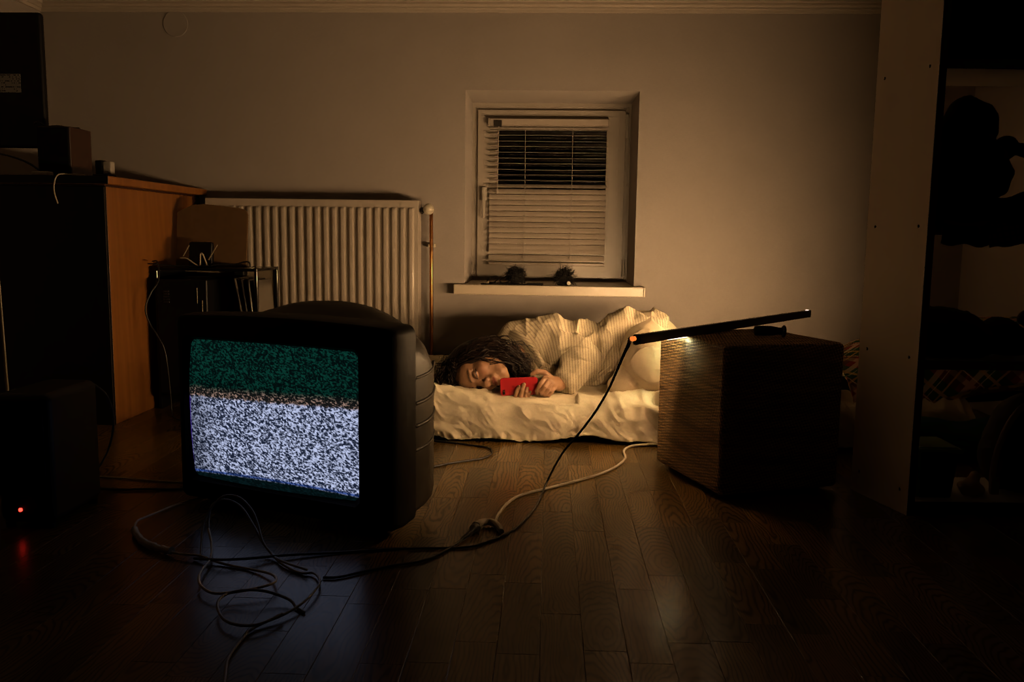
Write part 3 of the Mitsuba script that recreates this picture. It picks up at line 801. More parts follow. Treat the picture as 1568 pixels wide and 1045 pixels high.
add('tower_cable', tube([(-1.640, 3.470, TZ + 0.025), (-1.600, 3.43, TZ + 0.022), (-1.585, 3.40, 0.55), (-1.60, 3.36, 0.50), (-1.615, 3.34, 0.44), (-1.60, 3.34, 0.38), (-1.57, 3.34, 0.33), (-1.54, 3.34, 0.26), (-1.53, 3.35, 0.10), (-1.52, 3.34, 0.006), (-1.45, 3.25, 0.005)], 0.0033, 6, 6), 'mat_black_cable', True,
    label='black cable dropping in front of the computer tower', cat='cable')

# ---------------------------------------------------------------- device at the left edge of the floor
tag('subwoofer', 'black floor speaker with a red power light at the left edge', 'speaker')
add('subwoofer__cabinet', rbox(-1.372, -1.228, 2.010, 2.250, 0.012, 0.345, 0.022), 'mat_black_plastic', 40)
for x in (-1.352, -1.248):
    for y in (2.03, 2.23):
        add('subwoofer__foot', lathe([(0, 0), (0.011, 0), (0.012, 0.013), (0, 0.013)], 14, loc=(x, y, 0)), 'mat_black_matte', 40)
add('subwoofer__front_grille', rbox(-1.360, -1.240, 2.004, 2.0105, 0.085, 0.320, 0.003, 8), 'mat_speaker_cloth')
scene['subwoofer__power_light'] = mikit.ply(lathe([(0, 0), (0.0052, 0), (0.0045, 0.003), (0, 0.004)], 16, 'y', (-1.312, 2.010, 0.050)), {'type': 'diffuse', 'reflectance': {'type': 'rgb', 'value': [0.3, 0.02, 0.02]}}, smooth=40)
scene['subwoofer__power_light']['emitter'] = {'type': 'area', 'radiance': {'type': 'rgb', 'value': [6.0, 0.16, 0.10]}}
tag('subwoofer__power_light', 'glowing red power light')
add('arched_cable', tube([(-1.275, 2.262, 0.335), (-1.262, 2.27, 0.331), (-1.224, 2.275, 0.300), (-1.206, 2.275, 0.255), (-1.205, 2.275, 0.205), (-1.222, 2.275, 0.140), (-1.255, 2.27, 0.08), (-1.285, 2.262, 0.03), (-1.31, 2.262, 0.006)], 0.003, 6, 6), 'mat_grey_cable', True,
    label='thin grey cable arching out behind the black floor speaker', cat='cable')
add('cable_end', tube([(-1.40, 2.285, 0.006), (-1.355, 2.273, 0.006), (-1.323, 2.264, 0.008), (-1.29, 2.262, 0.006), (-1.275, 2.215, 0.006)], 0.0055, 8, 6), 'mat_grey_cable', True, label='short thick grey cable end on the floor beside the black floor speaker', cat='cable')
tag('aerial_mast', 'thin upright metal rod behind the black floor speaker at the left edge', 'rod')
add('aerial_mast__rod', tube([(-1.620, 2.46, 0.016), (-1.632, 2.46, 0.640)], [0.0050, 0.0042], 10, 1, False), 'mat_rod', True)
add('aerial_mast__base', lathe([(0, 0), (0.06, 0), (0.058, 0.010), (0.02, 0.018), (0, 0.018)], 28, loc=(-1.620, 2.46, 0)), 'mat_black_matte', 40)

# ---------------------------------------------------------------- television
tag('television', 'old black picture-tube television showing static on the parquet', 'television')
TO = np.array([-1.009, 2.240, 0.0]); ta = math.radians(-21.77)
TU, TN = np.array([math.cos(ta), math.sin(ta), 0]), np.array([math.sin(ta), -math.cos(ta), 0])   # along the front to the right; out of the screen
TR = np.stack([TU, -TN, [0, 0, 1]], 1)       # local x along the front, local y into the set, z up
def tv(m): return xf(m, TR, TO)
W_, Hb, Ht = 0.701, 0.022, 0.528
SU0, SU1, SZb, SZt = 0.043, 0.583, 0.084, 0.462
def tv_out(y, inset, zb, zt, arch, n=14, r=0.02):
    """outline of the bezel: rounded rectangle, its top edge arched"""
    pts = []
    x0, x1 = inset, W_ - inset
    for cx, cz, a0 in ((x0 + r, zb + r, 180), (x1 - r, zb + r, 270), (x1 - r, zt - r, 0), (x0 + r, zt - r, 90)):
        for k in range(6):
            a = math.radians(a0 + 90 * k / 5)
            pts.append((cx + r * math.cos(a), cz + r * math.sin(a)))
        if a0 == 0:
            for k in range(1, n):
                pts.append((x1 - r + (x0 + 2 * r - x1) * k / n, zt))
    out = []
    for x, z in pts:
        t = (x - W_ / 2) / (W_ / 2)
        z2 = z + arch * (1 - t * t) * max(0, (z - zb) / (zt - zb))
        out.append((x, y, z2))
    return out
bez = loft([tv_out(0.0, 0.020, Hb + 0.012, Ht - 0.010, 0.010, r=0.018), tv_out(0.004, 0.011, Hb + 0.005, Ht - 0.003, 0.010, r=0.022), tv_out(0.016, 0.004, Hb, Ht, 0.010, r=0.024), tv_out(0.055, 0.000, Hb, Ht + 0.001, 0.011, r=0.024), tv_out(0.100, 0.003, Hb + 0.002, Ht - 0.001, 0.012, r=0.024)])
cut = loft([[(x + (x - 0.313) * g, y, z + (z - 0.273) * g) for x, z in [(SU0 + 0.012, SZb), (SU1 - 0.012, SZb), (SU1, SZb + 0.012), (SU1, SZt - 0.012), (SU1 - 0.012, SZt), (SU0 + 0.012, SZt), (SU0, SZt - 0.012), (SU0, SZb + 0.012)]] for y, g in ((-0.02, 0.075), (0.0, 0.05), (0.018, 0.0), (0.09, 0.0))])
def solid(m):
    m = tm(m); m = trimesh.Trimesh(m.vertices, m.faces); m.merge_vertices()
    return m3.Manifold(m3.Mesh(np.asarray(m.vertices, np.float32), np.asarray(m.faces, np.uint32)))
bez = tm(solid(bez) - solid(cut))
add('television__bezel', tv(bez), 'mat_tv_plastic', 32)
# the tube: slightly domed glass
nu, nv = 40, 30
us, vs = np.linspace(0, 1, nu), np.linspace(0, 1, nv)
P = np.array([[(SU0 - 0.004 + (SU1 - SU0 + 0.008) * u, 0.021 - 0.019 * (1 - 0.5 * ((2 * u - 1) ** 2 + (2 * v - 1) ** 2)), SZb - 0.004 + (SZt - SZb + 0.008) * v) for v in vs] for u in us])
UV = np.array([[(u, v) for v in vs] for u in us]).reshape(-1, 2)
scr = trimesh.Trimesh(P.reshape(-1, 3), grid_faces(nu, nv), process=False)
scr = tv(scr)
if (scr.face_normals @ TN).mean() < 0:
    scr.invert()
scene['television__screen'] = mikit.ply(scr, 'mat_tube', smooth=True, uv=UV)
scene['television__screen']['emitter'] = {'type': 'area', 'radiance': proc(f_static)}
tag('television__screen', 'glowing screen of static, dark green above and white below')
add('television__speaker_grille', tv(rbox(0.612, 0.676, -0.002, 0.004, 0.10, 0.45, 0.0028, 8)), 'mat_speaker_cloth', label='tall dark loudspeaker strip right of the screen')
for k in range(4):
    add('television__button', tv(rbox(0.36 + 0.028 * k, 0.378 + 0.028 * k, -0.0035, 0.003, 0.048, 0.056, 0.0025, 8)), 'mat_tv_plastic')
# rear housing: a loft with a domed roof that shrinks towards the neck of the tube
def housing(y, hw, zb, zs, dome, uc=W_ / 2, n=22):
    pts = []
    r = 0.035
    for k in range(6):
        a = math.radians(180 + 18 * k); pts.append((uc - hw + r + r * math.cos(a), zb + r + r * math.sin(a)))
    for k in range(6):
        a = math.radians(270 + 18 * k); pts.append((uc + hw - r + r * math.cos(a), zb + r + r * math.sin(a)))
    for k in range(n + 1):
        t = 1 - 2 * k / n
        sgn = abs(t)
        pts.append((uc + hw * t, zs + dome * (1 - sgn ** 2.2) ** 0.62))
    return [(x, y, z) for x, z in pts]
hs = [housing(0.095, 0.338, Hb + 0.006, 0.462, 0.058), housing(0.130, 0.339, Hb + 0.008, 0.440, 0.094), housing(0.175, 0.338, Hb + 0.012, 0.420, 0.136), housing(0.215, 0.330, Hb + 0.016, 0.405, 0.160),
      housing(0.255, 0.312, Hb + 0.022, 0.395, 0.168), housing(0.310, 0.275, Hb + 0.035, 0.375, 0.160), housing(0.370, 0.220, Hb + 0.055, 0.350, 0.120), housing(0.420, 0.165, Hb + 0.080, 0.32, 0.075), housing(0.440, 0.140, Hb + 0.10, 0.30, 0.05)]
add('television__rear_housing', tv(loft(hs)), 'mat_tv_housing', 35, label='dark domed back cover')
# raised ribs and vent slots round the right flank
for z, hgt in ((0.392, 0.009), (0.326, 0.011), (0.268, 0.011), (0.205, 0.009)):
    pts = []
    for y in np.linspace(0.112, 0.262, 9):
        hw = np.interp(y, [q[0][1] for q in hs], [0.338, 0.339, 0.338, 0.330, 0.312, 0.275, 0.220, 0.165, 0.140])
        pts.append((W_ / 2 + hw - 0.001, y, z + 0.02 * ((y - 0.11) / 0.15) ** 2))
    add('television__flank_rib', tv(tube(pts, hgt * 0.5, 8, 2)), 'mat_tv_housing', True)
for x in (0.09, 0.58):
    add('television__foot', tv(box(x, x + 0.06, 0.02, 0.09, 0.0, Hb + 0.004, 0.004)), 'mat_black_matte')
add('television__foot', tv(box(0.28, 0.42, 0.26, 0.32, 0.0, 0.065, 0.004)), 'mat_black_matte')

# ---------------------------------------------------------------- pouffe, light bar, torch
tag('pouffe', 'square woven brown pouffe standing on the parquet right of the bed, light bar on it', 'pouffe')
L_ = 0.405
OR = np.stack([OT_E1, OT_E2], 1); OR = np.array([[OR[0, 0], OR[0, 1], 0], [OR[1, 0], OR[1, 1], 0], [0, 0, 1]])
def soft_cube(L, z0, z1, r, n=26):
    """rounded cube with slightly bulging faces"""
    m = rbox(0, L, 0, L, z0, z1, r, 24)
    m = m.subdivide_to_size(0.035)
    def bulge(p):
        a = np.clip(4 * (p[:, 0] / L) * (1 - p[:, 0] / L), 0, 1); b = np.clip(4 * (p[:, 1] / L) * (1 - p[:, 1] / L), 0, 1); c = np.clip(4 * ((p[:, 2] - z0) / (z1 - z0)) * (1 - (p[:, 2] - z0) / (z1 - z0)), 0, 1)
        return 0.004 * np.sqrt(np.maximum(a * b, np.maximum(b * c, a * c)))
    return m, bulge
oc = rbox(0, L_, 0, L_, 0.012, 0.450, 0.017, 24)
oc = xf(oc, OR, (OT_C[0], OT_C[1], 0))
if oc.volume < 0: oc.invert()
add('pouffe__cover', oc, 'mat_pouffe', 40)
for a in (0.05, L_ - 0.05):
    for b in (0.05, L_ - 0.05):
        p = np.array([OT_C[0], OT_C[1]]) + a * OT_E1 + b * OT_E2
        add('pouffe__foot', lathe([(0, 0), (0.016, 0), (0.018, 0.013), (0, 0.013)], 16, loc=(p[0], p[1], 0)), 'mat_black_matte', 40)

tag('light_bar', 'slim dark LED light bar lying aslant over the edge of the pouffe', 'lamp')
be = BAR_B - BAR_A; BL = np.linalg.norm(be); be = be / BL
bn = np.cross(be, [0, 1.0, 0]); bn /= np.linalg.norm(bn); bd_ = np.cross(bn, be)          # up, and to the wall
if bd_[1] < 0: bd_ = -bd_
BR = np.stack([be, bd_, bn], 1)
def bar(m):
    m = xf(m, BR, BAR_A)
    if m.volume < 0: m.invert()
    return m
add('light_bar__housing', bar(cat_(box(0.012, BL, -0.007, 0.0035, -0.0138, 0.0138, 0.0015), box(0.012, BL, 0.003, 0.0075, 0.0112, 0.0138, 0.001), box(0.012, BL, 0.003, 0.0075, -0.0138, -0.0112, 0.001))), 'mat_bar_body', 30)
# the diffuser plate along the back, facing the wall and a little upwards; glowing lip below added to brighten the pouffe edge
dif = bar(cat_(prism([(0.0068, -0.0108), (0.0072, -0.0107), (0.0042, 0.0108), (0.0038, 0.0107)], 0.016, BL - 0.10, 'x'), box(0.170, 0.283, -0.0035, 0.0030, -0.0146, -0.0139, 0.0002)))
scene['light_bar__diffuser'] = mikit.ply(dif, 'mat_diffuser')
scene['light_bar__diffuser']['emitter'] = {'type': 'area', 'radiance': {'type': 'rgb', 'value': list(LAMP_RGB)}}
tag('light_bar__diffuser', 'glowing LED strip facing the wall, with an added glowing lip below')
add('light_bar__end_cap', bar(box(-0.004, 0.012, -0.008, 0.008, -0.0145, 0.0145, 0.003)), 'mat_black_plastic')
scene['light_bar__plug'] = mikit.ply(bar(lathe([(0, 0), (0.0068, 0), (0.0068, 0.014), (0.004, 0.017), (0, 0.017)], 16, 'x', (-0.0205, 0.0, 0.004))), {'type': 'diffuse', 'reflectance': {'type': 'rgb', 'value': [0.6, 0.2, 0.05]}}, smooth=40)
scene['light_bar__plug']['emitter'] = {'type': 'area', 'radiance': {'type': 'rgb', 'value': [1.0, 0.22, 0.035]}}
tag('light_bar__plug', 'glowing orange plug')
scene['light_bar__glowing_glint'] = mikit.ply(bar(rbox(BL - 0.040, BL - 0.022, -0.0065, 0.002, 0.0130, 0.0175, 0.002, 12)), 'mat_diffuser', smooth=40)  # stands for a bright glint on the bar top, given its own emission
scene['light_bar__glowing_glint']['emitter'] = {'type': 'area', 'radiance': {'type': 'rgb', 'value': [1.1, 0.95, 0.78]}}
tag('light_bar__glowing_glint', 'small white glint on top of the bar, made to glow')
add('light_bar__rivet', bar(lathe([(0, 0), (0.0022, 0), (0.0018, 0.001), (0, 0.0014)], 12, loc=(BL - 0.060, 0, 0.0136))), 'mat_steel', 40)
tag('torch', 'small black torch lying on the pouffe under the light bar', 'torch')
tl = lathe([(0, 0), (0.0125, 0), (0.0155, 0.004), (0.0160, 0.028), (0.0150, 0.052), (0.0110, 0.074), (0.0105, 0.084), (0, 0.084)], 24, 'x')
th = lathe([(0, 0), (0.0160, 0), (0.0185, 0.003), (0.0185, 0.007), (0.015, 0.010), (0, 0.010)], 24, 'x', (0.0842, 0, 0))
tp = np.array([0.641, 2.640, 0.469])
add('torch__barrel', xf(tl, rotz(-3), tp), 'mat_torch', 40)
add('torch__head', xf(th, rotz(-3), tp), 'mat_torch', 40)

# ---------------------------------------------------------------- cables on the floor
add('lamp_cable', tube([BAR_A + np.array([-0.016, 0, 0.003]), (0.228, 2.362, 0.452), (0.216, 2.362, 0.424), (0.199, 2.368, 0.378), (0.175, 2.378, 0.316), (0.140, 2.395, 0.248), (0.097, 2.42, 0.180), (0.055, 2.445, 0.120), (0.025, 2.465, 0.058), (0.004, 2.46, 0.012), (-0.016, 2.321, 0.0035), (-0.047, 2.179, 0.0035), (-0.085, 2.076, 0.0035), (-0.138, 2.002, 0.0035),
     (-0.183, 1.963, 0.0035), (-0.283, 1.947, 0.0035), (-0.36, 1.936, 0.0035), (-0.478, 1.906, 0.0035), (-0.591, 1.869, 0.008), (-0.67, 1.831, 0.012), (-0.732, 1.814, 0.014), (-0.80, 1.842, 0.004)],
    [0.0055, 0.0055, 0.0045, 0.0034] + [0.0032] * 18, 8, 6), 'mat_black_cable', True, label='black lamp cable hanging from the light bar and crossing the parquet', cat='cable')
add('extension_lead', tube([(0.47, 2.99, 0.008), (0.412, 3.008, 0.012), (0.365, 3.012, 0.009), (0.312, 2.997, 0.006), (0.278, 2.93, 0.0046), (0.274, 2.832, 0.0046), (0.239, 2.729, 0.0046), (0.18, 2.631, 0.0046), (0.094, 2.537, 0.0046), (0.014, 2.461, 0.0046), (-0.062, 2.39, 0.0046), (-0.097, 2.32, 0.0046), (-0.119, 2.221, 0.0046), (-0.124, 2.152, 0.0046), (-0.114, 2.085, 0.006),
     (-0.104, 2.062, 0.008)], 0.0044, 8, 6), 'mat_white_cable', True, label='white extension lead winding over the parquet from the bed', cat='lead')
tag('lead_socket', 'white socket end of the extension lead, curled on the parquet', 'socket')
add('lead_socket__loop', tube([(-0.104, 2.062, 0.0095), (-0.114, 2.098, 0.010), (-0.130, 2.122, 0.011), (-0.146, 2.126, 0.012), (-0.160, 2.112, 0.013), (-0.168, 2.090, 0.013)], [0.0065, 0.0085, 0.009, 0.0092, 0.010, 0.012], 12, 6), 'mat_white_cable', True)
add('lead_socket__rim', xf(lathe([(0, 0), (0.0125, 0), (0.0135, 0.004), (0.0125, 0.009), (0, 0.009)], 20, 'x'), rotz(-106), (-0.1685, 2.090, 0.0136)), 'mat_white_cable', 40)
tag('plug_lead', 'black lead plugged into the white socket end, running off to the white loops', 'lead')
add('plug_lead__plug', cat_(tube([(-0.170, 2.081, 0.0136), (-0.176, 2.066, 0.0130), (-0.183, 2.046, 0.010), (-0.200, 2.010, 0.0055)], [0.0125, 0.0115, 0.007, 0.0042], 12, 4)), 'mat_black_plastic', True)
add('plug_lead__cable', tube([(-0.198, 2.013, 0.0055), (-0.221, 1.958, 0.0036), (-0.249, 1.905, 0.0036), (-0.286, 1.862, 0.0036), (-0.341, 1.834, 0.0036), (-0.393, 1.80, 0.0036), (-0.443, 1.763, 0.0036), (-0.478, 1.757, 0.0036)], 0.0032, 8, 6), 'mat_black_cable', True)
add('aerial_lead', tube([(-0.395, 2.60, 0.004), (-0.365, 2.658, 0.004), (-0.288, 2.729, 0.004), (-0.216, 2.777, 0.004), (-0.186, 2.83, 0.004), (-0.183, 2.876, 0.004), (-0.199, 2.93, 0.004), (-0.266, 2.961, 0.004), (-0.34, 2.993, 0.004), (-0.43, 3.02, 0.004), (-0.62, 3.02, 0.004)], 0.0036, 8, 6), 'mat_black_cable', True,
    label='black cable bent in a hairpin on the parquet between television and bed', cat='cable')
WL = [(-0.965, 2.30, 0.004), (-1.010, 2.215, 0.004), (-1.024, 2.155, 0.006), (-1.035, 2.092, 0.010), (-1.038, 2.057, 0.012), (-1.022, 2.009, 0.010), (-0.984, 1.952, 0.008), (-0.945, 1.911, 0.008), (-0.898, 1.881, 0.008), (-0.838, 1.853, 0.010), (-0.787, 1.840, 0.012), (-0.743, 1.824, 0.006), (-0.699, 1.808, 0.003), (-0.648, 1.789, 0.004), (-0.592, 1.753, 0.010),
      (-0.566, 1.709, 0.016), (-0.570, 1.679, 0.018), (-0.601, 1.657, 0.016), (-0.643, 1.641, 0.014), (-0.676, 1.638, 0.014), (-0.712, 1.668, 0.016), (-0.735, 1.714, 0.016), (-0.748, 1.770, 0.012), (-0.756, 1.831, 0.010), (-0.780, 1.895, 0.020), (-0.805, 1.940, 0.040)]
add('white_flex', tube(WL, 0.0030, 8, 6), 'mat_white_cable', True, label='white cable leaving the left corner of the television and looping forward', cat='cable')
WM = [(-0.805, 1.940, 0.040), (-0.812, 1.962, 0.062), (-0.806, 1.972, 0.090), (-0.775, 1.975, 0.102), (-0.735, 1.968, 0.088), (-0.695, 1.940, 0.052), (-0.655, 1.900, 0.018), (-0.606, 1.842, 0.006), (-0.579, 1.813, 0.004), (-0.535, 1.779, 0.003), (-0.507, 1.775, 0.006), (-0.488, 1.752, 0.008), (-0.474, 1.715, 0.010), (-0.472, 1.672, 0.012), (-0.476, 1.630, 0.012), (-0.488, 1.592, 0.010),
      (-0.509, 1.555, 0.008), (-0.532, 1.530, 0.006), (-0.548, 1.504, 0.004), (-0.552, 1.472, 0.003), (-0.553, 1.434, 0.003), (-0.549, 1.387, 0.003), (-0.526, 1.311, 0.003), (-0.50, 1.20, 0.003)]
add('grey_flex', tube(WM, 0.0028, 8, 6), 'mat_grey_cable', True, label='grey cable arching up before the television and running towards the viewer', cat='cable')
WN = [(-0.790, 1.856, 0.006), (-0.808, 1.905, 0.020), (-0.818, 1.945, 0.050), (-0.806, 1.965, 0.085), (-0.776, 1.972, 0.112), (-0.735, 1.962, 0.112), (-0.700, 1.945, 0.088), (-0.682, 1.930, 0.062), (-0.655, 1.893, 0.026), (-0.620, 1.862, 0.008), (-0.580, 1.815, 0.012), (-0.519, 1.777, 0.012)]
add('grey_flex', tube(WN, 0.0028, 8, 6), 'mat_grey_cable', True, label='grey cable making the taller of the two arches before the television', cat='cable')
WO = [(-0.505, 1.556, 0.013), (-0.532, 1.513, 0.012), (-0.566, 1.503, 0.012), (-0.605, 1.522, 0.012), (-0.634, 1.562, 0.014), (-0.647, 1.597, 0.016), (-0.643, 1.622, 0.018), (-0.628, 1.634, 0.020), (-0.593, 1.636, 0.024), (-0.565, 1.640, 0.020), (-0.535, 1.636, 0.014), (-0.508, 1.622, 0.010), (-0.492, 1.605, 0.004), (-0.47, 1.585, 0.003)]
add('grey_flex', tube(WO, 0.0030, 8, 6), 'mat_grey_cable', True, label='grey cable lying in the round loop nearest the viewer', cat='cable')
tape = []
for k in range(30):
    q = spline([(-1.022, 2.009, 0.011), (-0.984, 1.952, 0.010), (-0.945, 1.911, 0.010), (-0.898, 1.881, 0.010), (-0.838, 1.853, 0.012)], 8)[k]
    tape.append(q + rng.normal(0, 0.0008, 3))
add('cable_wrap', tube(tape, list(0.0062 + 0.0028 * np.abs(np.sin(np.arange(30) * 1.7)) + rng.normal(0, 0.0006, 30)), 9, 1, False), 'mat_white_cable', 50, label='crumpled tape wrapped round the white cable left of the television', cat='tape')
add('floor_wire', tube([(-1.49, 2.495, 0.003), (-1.383, 2.469, 0.003), (-1.252, 2.452, 0.003), (-1.106, 2.431, 0.003), (-0.95, 2.44, 0.003)], 0.0026, 6, 6), 'mat_white_cable', True, label='thin pale wire straight along the floor behind the television', cat='wire')
add('floor_cable', tube([(-1.36, 2.36, 0.004), (-1.24, 2.34, 0.004), (-1.15, 2.352, 0.004), (-1.06, 2.36, 0.004), (-0.92, 2.42, 0.004)], 0.0036, 6, 6), 'mat_black_cable', True, label='black cable on the floor left of the television', cat='cable')

# ---------------------------------------------------------------- mattress and sheet
tag('mattress', 'thin dark red mattress on the floor under the white sheet', 'mattress')
add('mattress__body', rbox(-0.80, 1.49, 3.085, 4.03, 0.004, 0.134, 0.03, 12), 'mat_mattress', 40)
def fold(p, seed, f=(1, 1, 1)):
    q = p * np.asarray(f) + 0.55 * np.stack([meshkit.noise(p * 5 + 11 * k, seed + k) for k in range(3)], -1)
    return ridged(q, seed) ** 2.2
def sheet():
    nu, nv = 330, 96
    X = np.linspace(-0.83, 1.52, nu)
    V = np.linspace(0, 1, nv)
    P = np.zeros((nu, nv, 3)); N = np.zeros((nu, nv, 3))
    for i, x in enumerate(X):
        lift = 0.034 * np.exp(-((x + 0.45) / 0.16) ** 2) + 0.012 * np.exp(-((x + 0.75) / 0.2) ** 2)
        hem = 0.005 + 0.003 * math.sin(x * 23) + 0.022 * np.exp(-((x - 0.17) / 0.085) ** 2) + 0.016 * np.exp(-((x + 0.42) / 0.05) ** 2)
        top = 0.150 + 0.4 * lift
        prof = np.array([(4.02, top), (3.55, top + 0.002), (3.30, top + 0.004 + 0.3 * lift), (3.17, 0.156 + 0.7 * lift), (3.098, 0.157 + lift), (3.060, 0.148 + lift), (3.038, 0.120 + 0.7 * lift), (3.032, 0.085 + 0.3 * lift), (3.034, 0.050), (3.034, hem + 0.006), (3.030, hem)])
        q = np.stack([np.zeros(len(prof)), prof[:, 0], prof[:, 1]], 1)
        s = spline(q, 10)
        L = np.concatenate([[0], np.cumsum(np.linalg.norm(np.diff(s, axis=0), axis=1))])
        tt = np.concatenate([np.linspace(0, 0.76, 40, endpoint=False), np.linspace(0.76, 1.0, nv - 40)]) * L[-1]
        P[i, :, 0] = x
        P[i, :, 1] = np.interp(tt, L, s[:, 1]); P[i, :, 2] = np.interp(tt, L, s[:, 2])
    du = np.gradient(P, axis=0); dv = np.gradient(P, axis=1)
    N = np.cross(dv, du); N /= np.linalg.norm(N, axis=-1, keepdims=True)
    if N[nu // 2, 10, 2] < 0: N = -N
    p = P.reshape(-1, 3)
    pr = np.stack([p[:, 0] + 0.8 * p[:, 2], p[:, 1], p[:, 2] - 0.5 * p[:, 0]], 1)
    a = 0.012 * fold(pr, 3, (8, 14, 5)) + 0.010 * fold(pr, 9, (19, 26, 12)) + 0.0045 * fold(pr, 21, (46, 50, 26)) - 0.006
    a += 0.006 * (meshkit.noise(p * [9, 9, 9], 4) - 0.5)
    # a second layer of cloth to the right of a slanting edge
    edge = p[:, 0] - (0.085 + 0.90 * np.maximum(p[:, 2] - 0.02, 0) + 0.02 * np.sin(p[:, 2] * 60) + 0.9 * np.maximum(0, p[:, 1] - 3.09))
    a += 0.011 * np.clip(edge / 0.006, 0, 1) + 0.004 * np.exp(-(edge / 0.02) ** 2)
    # puckers above the hem
    a += 0.0035 * np.sin(p[:, 0] * 210 + 3 * np.sin(p[:, 0] * 31)) * np.clip((0.045 - p[:, 2]) / 0.03, 0, 1) * (p[:, 1] < 3.1)
    # bunched folds along the right end
    a += 0.022 * fold(p, 31, (17, 12, 26)) * np.clip((p[:, 0] - 0.20) / 0.10, 0, 1) * np.clip((p[:, 2] - 0.08) / 0.05, 0, 1) * (p[:, 1] < 3.2)
    a = np.where((p[:, 1] > 3.05) & (p[:, 0] < 0.12) & (p[:, 0] > -0.20), np.minimum(a, 0.003), a)
    a = np.where((p[:, 1] > 3.11) & (p[:, 0] > -0.16), np.minimum(a, 0.001), a)
    Q = P + N * a.reshape(nu, nv, 1)
    Q[..., 2] = np.maximum(Q[..., 2], 0.0028)
    return Q
SH = sheet()
add('bed_sheet', sheet_solid(SH, 0.0025), 'mat_linen', True, label='wrinkled white sheet spread over the mattress and hanging to the parquet', cat='sheet')
def sheet_z(x, y):
    i = np.argmin(np.abs(SH[:, 0, 0] - x)); j = np.argmin(np.abs(SH[i, :, 1] - y)); return SH[i, j, 2]

# ---------------------------------------------------------------- the person
tag('person', 'person in cream striped pyjamas lying curled on the mattress, holding a red phone', 'person')
V3 = lambda *a: np.array(a, float)
SHL, ELL, WRL = V3(-0.118, 3.430, 0.325), V3(0.132, 3.285, 0.282), V3(0.050, 3.148, 0.200)
SHR, ELR, WRR = V3(-0.085, 3.37, 0.215), V3(0.06, 3.25, 0.190), V3(-0.045, 3.155, 0.178)
HPL, KNL, ANL = V3(0.400, 3.46, 0.345), V3(0.375, 3.140, 0.262), V3(0.72, 3.32, 0.215)
HPR, KNR, ANR = V3(0.42, 3.46, 0.245), V3(0.305, 3.150, 0.203), V3(0.69, 3.31, 0.192)
def limbs(C, g, k=0.02, arms=True, legs=True, torso=True):
    if torso:
        C.cone(SHL + [0.01, 0.0, -0.01], SHR + [0.0, 0.01, 0.02], 0.070 + g, 0.070 + g, k=k)
        C.ell((0.02, 3.43, 0.285), (0.165 + g, 0.105 + g, 0.128 + g), k=0.04)
        C.ell((0.20, 3.455, 0.268), (0.17 + g, 0.10 + g, 0.112 + g), k=0.05)
        C.ell((0.37, 3.49, 0.292), (0.13 + g, 0.115 + g, 0.135 + g), k=0.05)
        C.ell((0.43, 3.54, 0.300), (0.11 + g, 0.11 + g, 0.130 + g), k=0.05)
    if arms:
        C.cone(SHL, ELL, 0.053 + g, 0.043 + g, k=k); C.cone(ELL, WRL, 0.042 + g, 0.027 + g * 0.9, k=0.008)
        C.cone(SHR, ELR, 0.050 + g, 0.040 + g, k=k); C.cone(ELR, WRR, 0.036 + g * 0.4, 0.026 + g * 0.3, k=0.01)
    if legs:
        C.cone(HPL, KNL, 0.086 + g, 0.064 + g, k=0.03); C.cone(KNL, ANL, 0.060 + g, 0.040 + g, k=0.015)
        C.cone(HPR, KNR, 0.082 + g, 0.058 + g, k=0.02); C.cone(KNR, ANR, 0.052 + g, 0.038 + g, k=0.015)
# head frame: right-handed axes left, forward, up of the face
HC = V3(-0.258, 3.203, 0.242)
hu = V3(-0.93, 0.12, -0.20); hu /= np.linalg.norm(hu)
hf = V3(0.20, -0.88, -0.42); hf -= (hf @ hu) * hu; hf /= np.linalg.norm(hf)
hl = np.cross(hu, hf)
